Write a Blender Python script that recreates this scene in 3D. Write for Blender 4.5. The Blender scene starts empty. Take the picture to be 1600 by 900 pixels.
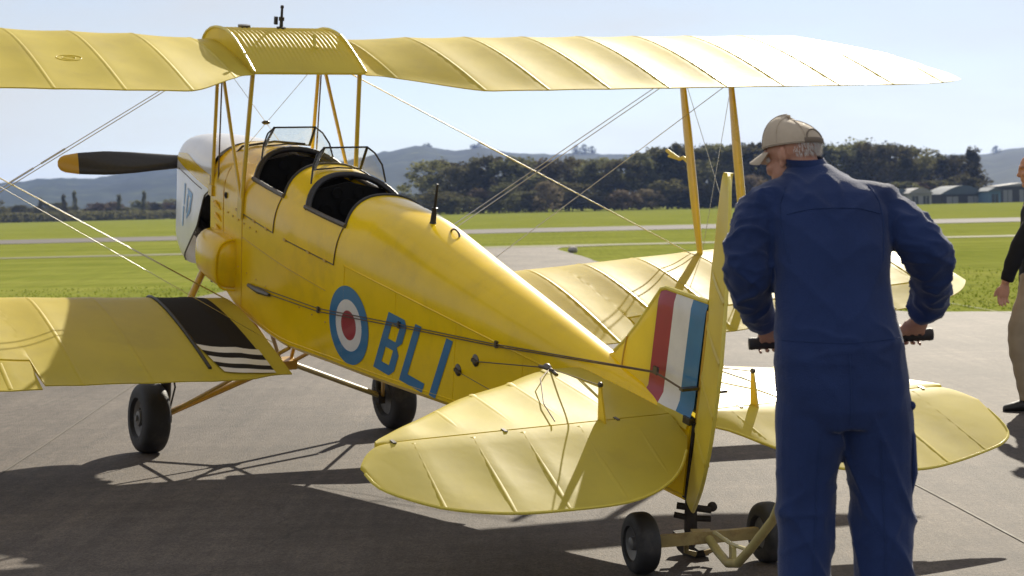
import bpy, bmesh, math, random
import numpy as np
from mathutils import Vector, Matrix, noise
R = math.radians
random.seed(7)
rng = np.random.default_rng(11)
scene = bpy.context.scene
COL = scene.collection

# ------------------------------------------------------------------ camera, sky, sun, exposure
cam_data = bpy.data.cameras.new('camera')
cam = bpy.data.objects.new('camera', cam_data)
COL.objects.link(cam)
cam_data.sensor_width = 36.0
cam_data.lens = 64.02
cam_data.clip_start = 0.05
cam_data.clip_end = 20000
cam.matrix_world = (Matrix.Translation((0, 0, 1.5131)) @ Matrix.Rotation(R(90 - 2.591), 4, 'X')
                    @ Matrix.Rotation(R(-1.298), 4, 'Z'))
cam_data.dof.use_dof = True
cam_data.dof.focus_distance = 8.2
cam_data.dof.aperture_fstop = 6.3
scene.camera = cam

SUN_AZ, SUN_EL = 16.5, 29.0          # degrees right of the view axis (+Y), above the horizon
world = bpy.data.worlds.new('World')
scene.world = world
world.use_nodes = True
wn, wl = world.node_tree.nodes, world.node_tree.links
wn.clear()
sky = wn.new('ShaderNodeTexSky')
sky.sky_type = 'NISHITA'
sky.sun_disc = False
sky.sun_elevation = R(SUN_EL)
sky.sun_rotation = R(SUN_AZ)
sky.air_density = 0.72
sky.dust_density = 0.12
sky.ozone_density = 2.0
tc = wn.new('ShaderNodeTexCoord')
mp = wn.new('ShaderNodeMapping'); mp.inputs['Scale'].default_value = (1.2, 1.2, 5.0)
nz = wn.new('ShaderNodeTexNoise'); nz.inputs['Scale'].default_value = 2.2; nz.inputs['Detail'].default_value = 7; nz.inputs['Roughness'].default_value = .55
cr = wn.new('ShaderNodeValToRGB'); cr.color_ramp.elements[0].position = .40; cr.color_ramp.elements[1].position = .74
cr.color_ramp.elements[0].color = (.48, .48, .48, 1); cr.color_ramp.elements[1].color = (.92, .92, .92, 1)
cloud = wn.new('ShaderNodeRGB'); cloud.outputs[0].default_value = (6.3, 5.9, 5.4, 1)   # thin bright high cloud, in the sky texture's own units
mx = wn.new('ShaderNodeMix'); mx.data_type = 'RGBA'
bg = wn.new('ShaderNodeBackground'); bg.inputs['Strength'].default_value = .05
wo = wn.new('ShaderNodeOutputWorld')
wl.new(tc.outputs['Generated'], mp.inputs['Vector']); wl.new(mp.outputs['Vector'], nz.inputs['Vector'])
wl.new(nz.outputs['Fac'], cr.inputs['Fac']); wl.new(cr.outputs['Color'], mx.inputs['Factor'])
wl.new(sky.outputs['Color'], mx.inputs['A']); wl.new(cloud.outputs[0], mx.inputs['B'])
wl.new(mx.outputs['Result'], bg.inputs['Color']); wl.new(bg.outputs['Background'], wo.inputs['Surface'])

sd = bpy.data.lights.new('sun', 'SUN')
sd.energy = 3.15
sd.angle = R(.55)
sd.color = (1.0, .92, .77)
sun = bpy.data.objects.new('sun', sd)
COL.objects.link(sun)
to_sun = Vector((math.sin(R(SUN_AZ)) * math.cos(R(SUN_EL)), math.cos(R(SUN_AZ)) * math.cos(R(SUN_EL)), math.sin(R(SUN_EL))))
sun.rotation_euler = to_sun.to_track_quat('Z', 'Y').to_euler()
sun.location = (8, 20, 14)

vs = scene.view_settings
vs.view_transform = 'Standard'
vs.look = 'None'
vs.exposure = 1.30
vs.gamma = 1.0
vs.use_curve_mapping = False
scene.render.engine = 'CYCLES'
scene.cycles.use_denoising = True
try:
    scene.cycles.denoiser = 'OPENIMAGEDENOISE'
except Exception:
    pass
scene.cycles.max_bounces = 8
scene.cycles.volume_bounces = 1
scene.cycles.transparent_max_bounces = 12
scene.cycles.sample_clamp_indirect = 8.0

# ------------------------------------------------------------------ materials
def node_mat(name):
    m = bpy.data.materials.new(name); m.use_nodes = True
    n, l = m.node_tree.nodes, m.node_tree.links
    n.clear()
    out = n.new('ShaderNodeOutputMaterial')
    return m, n, l, out

def mat(name, base, rough=.5, metal=0.0, coat=0.0, var=.12, vscale=3.0, bump=0.0, bscale=60.0, transl=0.0, tcol=None,
        coat_rough=.08, dirt=None, dscale=1.5, spec=.5, aniso=None, sheen=0.0):
    m, n, l, out = node_mat(name)
    b = n.new('ShaderNodeBsdfPrincipled')
    t = n.new('ShaderNodeTexCoord')
    vec = t.outputs['Object']
    if aniso:
        mpn = n.new('ShaderNodeMapping'); mpn.inputs['Scale'].default_value = aniso
        l.new(vec, mpn.inputs['Vector']); vec = mpn.outputs['Vector']
    nt = n.new('ShaderNodeTexNoise'); nt.inputs['Scale'].default_value = vscale; nt.inputs['Detail'].default_value = 8; nt.inputs['Roughness'].default_value = .62
    l.new(vec, nt.inputs['Vector'])
    rp = n.new('ShaderNodeValToRGB')
    rp.color_ramp.elements[0].position = .3; rp.color_ramp.elements[1].position = .7
    c0 = tuple(max(0, x * (1 - var)) for x in base); c1 = tuple(min(1, x * (1 + var)) for x in base)
    rp.color_ramp.elements[0].color = (*c0, 1); rp.color_ramp.elements[1].color = (*c1, 1)
    l.new(nt.outputs['Fac'], rp.inputs['Fac'])
    col = rp.outputs['Color']
    if dirt:
        n2 = n.new('ShaderNodeTexNoise'); n2.inputs['Scale'].default_value = dscale; n2.inputs['Detail'].default_value = 9; n2.inputs['Roughness'].default_value = .7
        l.new(vec, n2.inputs['Vector'])
        r2 = n.new('ShaderNodeValToRGB'); r2.color_ramp.elements[0].position = .52; r2.color_ramp.elements[1].position = .78
        r2.color_ramp.elements[0].color = (0, 0, 0, 1); r2.color_ramp.elements[1].color = (dirt[3],) * 3 + (1,)
        l.new(n2.outputs['Fac'], r2.inputs['Fac'])
        mm = n.new('ShaderNodeMix'); mm.data_type = 'RGBA'
        l.new(r2.outputs['Color'], mm.inputs['Factor']); l.new(col, mm.inputs['A'])
        mm.inputs['B'].default_value = (*dirt[:3], 1)
        col = mm.outputs['Result']
    l.new(col, b.inputs['Base Color'])
    rr = n.new('ShaderNodeMapRange'); rr.inputs['To Min'].default_value = max(.02, rough * .8); rr.inputs['To Max'].default_value = min(1, rough * 1.25)
    l.new(nt.outputs['Fac'], rr.inputs['Value']); l.new(rr.outputs['Result'], b.inputs['Roughness'])
    b.inputs['Metallic'].default_value = metal
    b.inputs['Specular IOR Level'].default_value = spec
    b.inputs['Coat Weight'].default_value = coat
    b.inputs['Coat Roughness'].default_value = coat_rough
    if sheen:
        b.inputs['Sheen Weight'].default_value = sheen; b.inputs['Sheen Roughness'].default_value = .4
    if bump:
        n3 = n.new('ShaderNodeTexNoise'); n3.inputs['Scale'].default_value = bscale; n3.inputs['Detail'].default_value = 6
        l.new(vec, n3.inputs['Vector'])
        bp = n.new('ShaderNodeBump'); bp.inputs['Strength'].default_value = bump; bp.inputs['Distance'].default_value = .01
        l.new(n3.outputs['Fac'], bp.inputs['Height']); l.new(bp.outputs['Normal'], b.inputs['Normal'])
        if coat: l.new(bp.outputs['Normal'], b.inputs['Coat Normal'])
    sh = b.outputs['BSDF']
    if transl:
        tr = n.new('ShaderNodeBsdfTranslucent'); tr.inputs['Color'].default_value = (*(tcol or base), 1)
        ms = n.new('ShaderNodeMixShader'); ms.inputs['Fac'].default_value = transl
        l.new(sh, ms.inputs[1]); l.new(tr.outputs['BSDF'], ms.inputs[2]); sh = ms.outputs['Shader']
    l.new(sh, out.inputs['Surface'])
    return m

M = {}
YEL = (.89, .600, .002)
M['yellow'] = mat('yellow_dope_paint', YEL, .22, coat=.25, spec=.34, var=.10, vscale=2.2, bump=.10, bscale=5, dirt=(.42, .27, .03, .45), dscale=2.6, coat_rough=.12)
M['fabric'] = mat('yellow_doped_fabric', (.72, .600, .075), .50, coat=.22, spec=.30, var=.10, vscale=2.4, bump=.16, bscale=6, transl=.36, tcol=(.80, .68, .07), coat_rough=.22, dirt=(.46, .37, .09, .5), dscale=2.8)
M['tape'] = mat('doped_rib_tape', (.72, .59, .08), .42, coat=.2, var=.1, vscale=14, bump=.25, bscale=45, coat_rough=.2)
M['white'] = mat('white_paint', (.80, .78, .74), .3, coat=.5, var=.06, vscale=3, bump=.03, bscale=10, dirt=(.42, .36, .3, .3), dscale=4)
M['blue'] = mat('blue_paint', (.020, .165, .35), .38, coat=.3, var=.1, vscale=9)
M['red'] = mat('red_paint', (.34, .022, .040), .38, coat=.3, var=.1, vscale=9)
M['offwhite'] = mat('off_white_paint', (.74, .72, .69), .38, coat=.3, var=.07, vscale=9)
M['black'] = mat('black_leather', (.018, .016, .015), .42, var=.3, vscale=20, bump=.3, bscale=90)
M['inside'] = mat('dark_cockpit_lining', (.008, .007, .006), .8, var=.4, vscale=8, spec=.2)
M['steel'] = mat('dark_steel', (.12, .11, .10), .38, metal=.8, var=.3, vscale=25)
M['wire'] = mat('streamlined_steel_wire', (.62, .60, .56), .22, metal=1.0, var=.1, vscale=20)
M['cable'] = mat('brown_control_cable', (.14, .10, .07), .5, metal=.5, var=.2, vscale=40)
M['strut'] = mat('yellow_strut_paint', (.70, .49, .03), .28, coat=.6, var=.1, vscale=5, dirt=(.40, .27, .05, .4), dscale=7)
M['ochre'] = mat('ochre_leg_paint', (.60, .36, .035), .38, coat=.3, var=.15, vscale=6, dirt=(.2, .12, .04, .5), dscale=9)
M['rubber'] = mat('tyre_rubber', (.022, .021, .021), .62, var=.25, vscale=16, bump=.15, bscale=60, dirt=(.16, .14, .12, .45), dscale=6)
M['rim'] = mat('grey_wheel_rim', (.16, .155, .15), .45, metal=.3, var=.2, vscale=20)
M['prop'] = mat('dark_wood_propeller', (.020, .017, .015), .4, coat=.25, var=.35, vscale=6, aniso=(1, 12, 12))
M['proptip'] = mat('yellow_propeller_tip', (.62, .34, .02), .35, coat=.4, var=.08)
M['walk'] = mat('black_walkway_coating', (.016, .013, .012), .75, var=.3, vscale=30, bump=.5, bscale=250, spec=.2)
M['engine'] = mat('oily_engine_metal', (.045, .038, .032), .75, metal=.1, spec=.2, var=.5, vscale=18, bump=.3, bscale=50)
M['rust'] = mat('rusty_yellow_steel', (.34, .25, .09), .65, var=.25, vscale=14, bump=.2, bscale=60, dirt=(.14, .045, .02, 1), dscale=16)
M['cream'] = mat('cream_tube_paint', (.46, .39, .15), .45, coat=.2, var=.12, vscale=8, dirt=(.28, .16, .07, .6), dscale=12)
M['grip'] = mat('black_rubber_grip', (.03, .027, .025), .6, var=.2, vscale=30, bump=.2, bscale=120)
M['skin'] = mat('weathered_skin', (.52, .27, .18), .5, var=.14, vscale=26, bump=.15, bscale=120, spec=.4)
M['skin'].node_tree.nodes['Principled BSDF'].inputs['Subsurface Weight'].default_value = .15
M['skin'].node_tree.nodes['Principled BSDF'].inputs['Subsurface Radius'].default_value = (.02, .008, .004)
M['navy'] = mat('blue_cotton_overalls', (.019, .038, .122), .88, var=.32, vscale=4, bump=.30, bscale=260, spec=.2, sheen=.3, dirt=(.012, .021, .062, .9), dscale=4)
M['cap'] = mat('beige_cotton_cap', (.50, .42, .32), .85, var=.12, vscale=12, bump=.25, bscale=300, spec=.2, sheen=.2)
M['hair'] = mat('white_hair', (.66, .62, .58), .5, var=.15, vscale=60)
M['jacket'] = mat('black_fleece_jacket', (.014, .014, .016), .85, var=.3, vscale=9, bump=.2, bscale=200, spec=.2)
M['khaki'] = mat('khaki_trousers', (.34, .28, .20), .85, var=.14, vscale=8, bump=.2, bscale=200, spec=.2)
M['boot'] = mat('black_work_boot', (.02, .018, .016), .5, var=.3, vscale=20, bump=.2, bscale=90)
M['eye'] = mat('eye_white', (.7, .68, .65), .2, var=.03)

def glass_mat():
    m, n, l, out = node_mat('windscreen_perspex')
    g = n.new('ShaderNodeBsdfGlossy'); g.inputs['Roughness'].default_value = .03
    t = n.new('ShaderNodeBsdfTransparent'); t.inputs['Color'].default_value = (.93, .94, .92, 1)
    d = n.new('ShaderNodeBsdfDiffuse'); d.inputs['Color'].default_value = (.7, .7, .66, 1)
    lw_ = n.new('ShaderNodeLayerWeight'); lw_.inputs['Blend'].default_value = .5
    pw_ = n.new('ShaderNodeMath'); pw_.operation = 'POWER'; pw_.inputs[1].default_value = 4.0; l.new(lw_.outputs['Facing'], pw_.inputs[0])
    ly = n.new('ShaderNodeMath'); ly.operation = 'MULTIPLY_ADD'; ly.inputs[1].default_value = .8; ly.inputs[2].default_value = .05; l.new(pw_.outputs[0], ly.inputs[0])
    nt = n.new('ShaderNodeTexNoise'); nt.inputs['Scale'].default_value = 14; nt.inputs['Detail'].default_value = 6
    mr = n.new('ShaderNodeMapRange'); mr.inputs['To Min'].default_value = .0; mr.inputs['To Max'].default_value = .24  # pale diffuse haze mixed into the pane to stand in for glint
    l.new(nt.outputs['Fac'], mr.inputs['Value'])
    m1 = n.new('ShaderNodeMixShader'); m2 = n.new('ShaderNodeMixShader')
    l.new(mr.outputs['Result'], m1.inputs['Fac']); l.new(t.outputs[0], m1.inputs[1]); l.new(d.outputs[0], m1.inputs[2])
    l.new(ly.outputs[0], m2.inputs['Fac']); l.new(m1.outputs[0], m2.inputs[1]); l.new(g.outputs[0], m2.inputs[2])
    l.new(m2.outputs[0], out.inputs['Surface'])
    return m
M['glass'] = glass_mat()

def ground_mat(name, stops, scale, fine, rough=.9, bump=.4, bscale=30, aniso=(1, 1, 1), speck=None, cracks=False, big=.12, spec=.3, streak=0, stain=0):
    m, n, l, out = node_mat(name)
    b = n.new('ShaderNodeBsdfPrincipled'); b.inputs['Roughness'].default_value = rough
    b.inputs['Specular IOR Level'].default_value = spec
    t = n.new('ShaderNodeTexCoord'); mpn = n.new('ShaderNodeMapping'); mpn.inputs['Scale'].default_value = aniso
    l.new(t.outputs['Object'], mpn.inputs['Vector']); vec = mpn.outputs['Vector']
    def nsz(s, d=8, r=.6):
        q = n.new('ShaderNodeTexNoise'); q.inputs['Scale'].default_value = s; q.inputs['Detail'].default_value = d; q.inputs['Roughness'].default_value = r
        l.new(vec, q.inputs['Vector']); return q.outputs['Fac']
    def math_(op, a, bb):
        q = n.new('ShaderNodeMath'); q.operation = op
        for k, x in ((0, a), (1, bb)):
            if isinstance(x, (int, float)): q.inputs[k].default_value = x
            else: l.new(x, q.inputs[k])
        return q.outputs[0]
    a = math_('MULTIPLY', nsz(scale), .5); c = math_('MULTIPLY', nsz(fine, 10, .75), .36); e = math_('MULTIPLY', nsz(big), .14)
    s = math_('ADD', math_('ADD', a, c), e)
    rp = n.new('ShaderNodeValToRGB')
    while len(rp.color_ramp.elements) < len(stops): rp.color_ramp.elements.new(.5)
    for el, (p, col) in zip(rp.color_ramp.elements, stops): el.position = p; el.color = (*col, 1)
    l.new(s, rp.inputs['Fac'])
    col = rp.outputs['Color']
    if speck:
        v = n.new('ShaderNodeTexVoronoi'); v.inputs['Scale'].default_value = speck[0]
        l.new(t.outputs['Object'], v.inputs['Vector'])
        mm = n.new('ShaderNodeMix'); mm.data_type = 'RGBA'; mm.blend_type = 'MULTIPLY'
        r3 = n.new('ShaderNodeMapRange'); r3.inputs['To Min'].default_value = 1 - speck[1]; r3.inputs['To Max'].default_value = 1 + speck[1]
        sx = n.new('ShaderNodeSeparateColor'); l.new(v.outputs['Color'], sx.inputs['Color']); l.new(sx.outputs[0], r3.inputs['Value'])
        cm = n.new('ShaderNodeCombineColor')
        for k in range(3): l.new(r3.outputs['Result'], cm.inputs[k])
        mm.inputs['Factor'].default_value = 1.0
        l.new(col, mm.inputs['A']); l.new(cm.outputs['Color'], mm.inputs['B']); col = mm.outputs['Result']
    def mulc(col, fac, lo, hi, p0, p1):
        r_ = n.new('ShaderNodeMapRange'); r_.inputs['From Min'].default_value = p0; r_.inputs['From Max'].default_value = p1; r_.inputs['To Min'].default_value = lo; r_.inputs['To Max'].default_value = hi
        l.new(fac, r_.inputs['Value']); q = n.new('ShaderNodeVectorMath'); q.operation = 'SCALE'; l.new(col, q.inputs[0]); l.new(r_.outputs['Result'], q.inputs['Scale']); return q.outputs[0]
    def mapped(rot, sc):
        q = n.new('ShaderNodeMapping'); q.inputs['Rotation'].default_value = (0, 0, R(rot)); q.inputs['Scale'].default_value = sc; l.new(t.outputs['Object'], q.inputs['Vector']); return q.outputs['Vector']
    def tex(v, s_, d=6, r=.6):
        q = n.new('ShaderNodeTexNoise'); q.inputs['Scale'].default_value = s_; q.inputs['Detail'].default_value = d; q.inputs['Roughness'].default_value = r; l.new(v, q.inputs['Vector']); return q.outputs['Fac']
    if streak:
        col = mulc(col, tex(mapped(-28, (5.0, .16, 1)), 1.6, 5, .7), 1 - streak, 1 + streak * 1.3, .35, .68)     # old tyre scuffs
        col = mulc(col, tex(mapped(8, (.22, 3.2, 1)), 1.4, 6, .65), 1 - streak * .8, 1 + streak * .8, .35, .65)    # broom finish
    if stain:
        col = mulc(col, tex(mapped(0, (1, 1, 1)), .55, 7, .72), 1.0, 1 - stain, .60, .74)
        vo = n.new('ShaderNodeTexVoronoi'); vo.feature = 'DISTANCE_TO_EDGE'; vo.inputs['Scale'].default_value = .22
        wv = n.new('ShaderNodeVectorMath'); wv.operation = 'MULTIPLY_ADD'; nz_ = n.new('ShaderNodeTexNoise'); nz_.inputs['Scale'].default_value = 1.3; nz_.inputs['Detail'].default_value = 8
        l.new(t.outputs['Object'], nz_.inputs['Vector']); l.new(nz_.outputs['Color'], wv.inputs[0]); wv.inputs[1].default_value = (1.6, 1.6, 0); l.new(t.outputs['Object'], wv.inputs[2]); l.new(wv.outputs[0], vo.inputs['Vector'])
        col = mulc(col, vo.outputs['Distance'], .62, 1.0, .0, .0028)
    l.new(col, b.inputs['Base Color'])
    bp = n.new('ShaderNodeBump'); bp.inputs['Strength'].default_value = bump; bp.inputs['Distance'].default_value = .01
    l.new(nsz(bscale, 8, .7), bp.inputs['Height']); l.new(bp.outputs['Normal'], b.inputs['Normal'])
    l.new(b.outputs['BSDF'], out.inputs['Surface'])
    return m
M['apron'] = ground_mat('worn_concrete_apron', [(.32, (.033, .025, .018)), (.46, (.068, .053, .041)), (.60, (.118, .095, .075))], .8, 14, .80, .7, 70, (1, .45, 1), speck=(120, .34), spec=.3, streak=.16, stain=.28)
M['grass'] = ground_mat('mown_grass', [(.28, (.100, .120, .022)), (.45, (.162, .186, .036)), (.58, (.225, .238, .056)), (.72, (.31, .28, .095))], .25, 3.0, .95, 1.0, 12, (.55, 1.3, 1), big=.03, spec=0, streak=.13)
M['runway'] = ground_mat('grey_runway_asphalt', [(.3, (.070, .060, .054)), (.6, (.115, .102, .092))], .3, 6, .9, .3, 20)
M['track'] = ground_mat('pale_taxi_track', [(.3, (.11, .112, .035)), (.6, (.155, .150, .062))], .3, 3, .9, .3, 20)
M['hill'] = ground_mat('wooded_hillside', [(.38, (.006, .012, .005)), (.50, (.016, .026, .010)), (.58, (.034, .046, .016)), (.66, (.13, .15, .04))], .012, .07, .95, 1.0, .06, big=.003, spec=.05)
M['joint'] = mat('tar_filled_joint', (.085, .070, .05), .8, var=.3, vscale=6)

def leaf_mat(name, c):
    m, n, l, out = node_mat(name)
    d = n.new('ShaderNodeBsdfDiffuse'); t = n.new('ShaderNodeBsdfTranslucent')
    oi = n.new('ShaderNodeObjectInfo'); g = n.new('ShaderNodeNewGeometry')
    h = n.new('ShaderNodeHueSaturation'); h.inputs['Color'].default_value = (*c, 1)
    nt = n.new('ShaderNodeTexNoise'); nt.inputs['Scale'].default_value = .6; nt.inputs['Detail'].default_value = 4
    tcn = n.new('ShaderNodeTexCoord'); l.new(tcn.outputs['Object'], nt.inputs['Vector'])
    a = n.new('ShaderNodeMath'); a.operation = 'MULTIPLY_ADD'; l.new(oi.outputs['Random'], a.inputs[0]); a.inputs[1].default_value = .05; a.inputs[2].default_value = .475
    l.new(a.outputs[0], h.inputs['Hue'])
    v = n.new('ShaderNodeMath'); v.operation = 'ADD'; l.new(nt.outputs['Fac'], v.inputs[0]); 
    rv = n.new('ShaderNodeMath'); rv.operation = 'MULTIPLY'; rv.inputs[1].default_value = .8; l.new(oi.outputs['Random'], rv.inputs[0]); l.new(rv.outputs[0], v.inputs[1])
    l.new(v.outputs[0], h.inputs['Value'])
    l.new(h.outputs[0], d.inputs['Color']); l.new(h.outputs[0], t.inputs['Color'])
    ms = n.new('ShaderNodeMixShader'); ms.inputs['Fac'].default_value = .55
    l.new(d.outputs[0], ms.inputs[1]); l.new(t.outputs[0], ms.inputs[2]); l.new(ms.outputs[0], out.inputs['Surface'])
    return m
M['leafdark'] = leaf_mat('dark_evergreen_foliage', (.110, .104, .055))
M['leafmid'] = leaf_mat('olive_foliage', (.150, .142, .065))
M['leafbrown'] = leaf_mat('bare_brown_twigs', (.155, .120, .082))
M['bark'] = mat('grey_bark', (.10, .085, .07), .9, var=.3, vscale=4)
M['grassblade'] = mat('grass_blades', (.115, .150, .012), .8, var=.3, vscale=2, transl=.4, tcol=(.16, .20, .02), spec=.1)

# ------------------------------------------------------------------ mesh helpers
class MB:
    """collects geometry for ONE mesh object"""
    def __init__(s): s.v = []; s.f = []; s.m = []
    def add(s, v, f, mi=0):
        o = len(s.v); s.v += [tuple(map(float, p)) for p in v]; s.f += [tuple(i + o for i in q) for q in f]; s.m += [mi] * len(f); return s
    def rings(s, rg, closed=True, cap0=True, cap1=True, mi=0):
        n = len(rg[0]); v = [p for r in rg for p in r]; f = []
        for i in range(len(rg) - 1):
            for j in range(n if closed else n - 1):
                k = (j + 1) % n; f.append((i * n + j, i * n + k, (i + 1) * n + k, (i + 1) * n + j))
        if cap0: f.append(tuple(range(n)))
        if cap1: f.append(tuple(range((len(rg) - 1) * n, len(rg) * n)))
        return s.add(v, f, mi)
    def tube(s, pts, r, n=8, flat=1.0, ref=(0, 0, 1), mi=0, cap=True):
        P = [np.array(p, float) for p in pts]; rg = []
        if not hasattr(r, '__len__'): r = [r] * len(P)
        a = np.array(ref, float)
        for i, p in enumerate(P):
            t = P[min(i + 1, len(P) - 1)] - P[max(i - 1, 0)]; t /= np.linalg.norm(t) + 1e-12
            q = a - t * (a @ t)
            if np.linalg.norm(q) < .05:
                q = np.array([1., 0, 0]) - t * t[0]
                if np.linalg.norm(q) < .05: q = np.array([0, 1., 0]) - t * t[1]
            a = q / np.linalg.norm(q); b = np.cross(t, a)
            rr = r[i]
            rg.append([p + (a * math.cos(2 * math.pi * k / n) + b * math.sin(2 * math.pi * k / n) * flat) * rr for k in range(n)])
        return s.rings(rg, True, cap, cap, mi)
    def limb(s, pts, r, n=22, per=6, mi=0):
        """smooth tapered limb through the joints"""
        P = np.array([list(p) + [q] for p, q in zip(pts, r)], float); out = []
        for i in range(len(P) - 1):
            p0, p1, p2, p3 = P[max(i - 1, 0)], P[i], P[i + 1], P[min(i + 2, len(P) - 1)]
            for k in range(per):
                t = k / per; out.append(.5 * (2 * p1 + (p2 - p0) * t + (2 * p0 - 5 * p1 + 4 * p2 - p3) * t * t + (3 * p1 - p0 - 3 * p2 + p3) * t ** 3))
        out.append(P[-1])
        return s.tube([o[:3] for o in out], [o[3] for o in out], n, mi=mi)
    def box(s, c, d, rot=None, mi=0):
        c = np.array(c, float); h = np.array(d, float) / 2
        v = [np.array([sx, sy, sz]) * h for sx in (-1, 1) for sy in (-1, 1) for sz in (-1, 1)]
        if rot is not None: v = [np.array(rot @ Vector(q)) for q in v]
        return s.add([c + q for q in v], [(0, 1, 3, 2), (4, 6, 7, 5), (0, 4, 5, 1), (2, 3, 7, 6), (0, 2, 6, 4), (1, 5, 7, 3)], mi)
    def ball(s, c, r, n=12, m=8, mi=0, rot=None):
        c = np.array(c, float); r = np.array(r if hasattr(r, '__len__') else (r, r, r), float); rg = []
        for i in range(1, m):
            th = math.pi * i / m
            ring = []
            for k in range(n):
                q = np.array([math.sin(th) * math.cos(2 * math.pi * k / n), math.sin(th) * math.sin(2 * math.pi * k / n), math.cos(th)]) * r
                if rot is not None: q = np.array(rot @ Vector(q))
                ring.append(c + q)
            rg.append(ring)
        o = len(s.v); s.rings(rg, True, False, False, mi)
        top = np.array([0, 0, r[2]]); 
        if rot is not None: top = np.array(rot @ Vector(top))
        a = len(s.v); s.v += [tuple(c + top), tuple(c - top)]
        for k in range(n):
            s.f.append((a, o + (k + 1) % n, o + k)); s.m.append(mi)
            e = o + (m - 2) * n; s.f.append((a + 1, e + k, e + (k + 1) % n)); s.m.append(mi)
        return s
    def lathe(s, o, axis, prof, n=32, mi=0, mis=None):
        """prof: (distance along the axis, radius) pairs"""
        o = np.array(o, float); ax = np.array(axis, float); ax /= np.linalg.norm(ax)
        a = np.cross(ax, [0, 0, 1.]); a = a / np.linalg.norm(a) if np.linalg.norm(a) > .05 else np.array([1., 0, 0]); b = np.cross(ax, a)
        rg = [[o + ax * h + (a * math.cos(2 * math.pi * k / n) + b * math.sin(2 * math.pi * k / n)) * max(r, 1e-4) for k in range(n)] for h, r in prof]
        return s.rings(rg, True, True, True, mi)
    def prism(s, outline, dirv, mi=0):
        """closed outline of points extruded by dirv"""
        n = len(outline); P = [np.array(p, float) for p in outline]; d = np.array(dirv, float)
        f = [(i, (i + 1) % n, n + (i + 1) % n, n + i) for i in range(n)] + [tuple(range(n)), tuple(range(n, 2 * n))]
        return s.add([*P, *[p + d for p in P]], f, mi)
    def obj(s, name, mats, parent=None, T=None, loc=None, smooth=True, angle=38, weld=False):
        v = s.v
        if T is not None: v = [tuple(q) for q in T(np.array(v))]
        if loc is not None: v = [(p[0] - loc[0], p[1] - loc[1], p[2] - loc[2]) for p in v]
        me = bpy.data.meshes.new(name); me.from_pydata(v, [], s.f)
        for q in (mats if isinstance(mats, (list, tuple)) else [mats]): me.materials.append(q)
        if any(s.m): me.polygons.foreach_set('material_index', s.m)
        bm = bmesh.new(); bm.from_mesh(me)
        if weld: bmesh.ops.remove_doubles(bm, verts=bm.verts, dist=1e-4)
        bmesh.ops.recalc_face_normals(bm, faces=bm.faces); bm.to_mesh(me); bm.free()
        me.polygons.foreach_set('use_smooth', [smooth] * len(me.polygons))
        if smooth: me.set_sharp_from_angle(angle=R(angle))
        o = bpy.data.objects.new(name, me); COL.objects.link(o)
        if parent is not None: o.parent = parent
        if loc is not None and parent is None: o.location = loc
        return o

def tag(o, label=None, cat=None, group=None, kind=None):
    if label: o['label'] = label
    if cat: o['category'] = cat
    if group: o['group'] = group
    if kind: o['kind'] = kind
    return o
def empty(name, loc, label, cat, group=None):
    e = bpy.data.objects.new(name, None); COL.objects.link(e); e.location = loc; e.empty_display_size = .2
    return tag(e, label, cat, group)
def link_obj(name, me, parent=None):
    o = bpy.data.objects.new(name, me); COL.objects.link(o); o.parent = parent; return o
def grid(nx, ny, fn):
    v = [fn(i, j) for j in range(ny) for i in range(nx)]
    f = [(j * nx + i, j * nx + i + 1, (j + 1) * nx + i + 1, (j + 1) * nx + i) for j in range(ny - 1) for i in range(nx - 1)]
    return v, f
def sstep(a, b, x):
    t = min(1, max(0, (x - a) / (b - a))); return t * t * (3 - 2 * t)
def fbm(x, y, z=0, o=4): return noise.fractal(Vector((x, y, z)), 1.0, 2.0, o)

# ------------------------------------------------------------------ ground
HF, HH = 2845.18, 321.24     # focal length in photo pixels and horizon row, used only to set distances below
gv, gf = grid(41, 41, lambda i, j: (-5200 + 260 * i, -5200 + 260 * j, -.012))
tag(MB().add(gv, gf).obj('grass_field', M['grass'], smooth=False), 'flat mown green grass airfield reaching to the tree line', 'grass', kind='structure')

def sheet(name, outline, z, thick, m, label, cat):
    mb = MB().prism([(x, y, z) for x, y in outline], (0, 0, -thick))
    return tag(mb.obj(name, m, smooth=False), label, cat, kind='structure')
right_edge = [(90, 20.5), (20, 22.2), (6.6, 23.4), (5.2, 24.0), (4.2, 26.5), (3.4, 30.5), (2.9, 35), (2.60, 40.5), (2.35, 46), (1.95, 55), (1.55, 62), (1.8, 64.5), (3.5, 65.6)]
left_edge = [(-9, 66.2), (-6.2, 64), (-5.2, 56), (-5.2, 40), (-5.8, 30), (-7.5, 25.5), (-12, 23.8), (-30, 22.5), (-90, 21)]
jit = random.Random(3)
def rag(poly, a, n=7):
    out = []
    for (x0, y0), (x1, y1) in zip(poly, poly[1:]):
        for k in range(n):
            t = k / n; out.append((x0 + (x1 - x0) * t + jit.uniform(-a, a), y0 + (y1 - y0) * t + jit.uniform(-a, a)))
    return out + [poly[-1]]
apron = sheet('apron_pavement', [(-90, -60), (90, -60)] + rag(right_edge, .05) + rag(left_edge, .05), 0, .05, M['apron'], 'sunlit worn brownish grey concrete apron under the biplane', 'pavement')
for k in range(-6, 7):
    x0 = 2.14 + 5.06 * k
    jb = MB()
    pts = [(x0 - .062 * (y - 8.8) + .006 * math.sin(y * 1.7 + k), y) for y in np.arange(-12, 24 if abs(k) > 1 else 30, 1.5)]
    for (xa, ya), (xb, yb) in zip(pts, pts[1:]):
        jb.add([(xa - .007, ya, .004), (xa + .007, ya, .004), (xb + .007, yb, .004), (xb - .007, yb, .004)], [(0, 1, 2, 3)])
    jb.obj('joint', M['joint'], apron, smooth=False)
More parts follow.
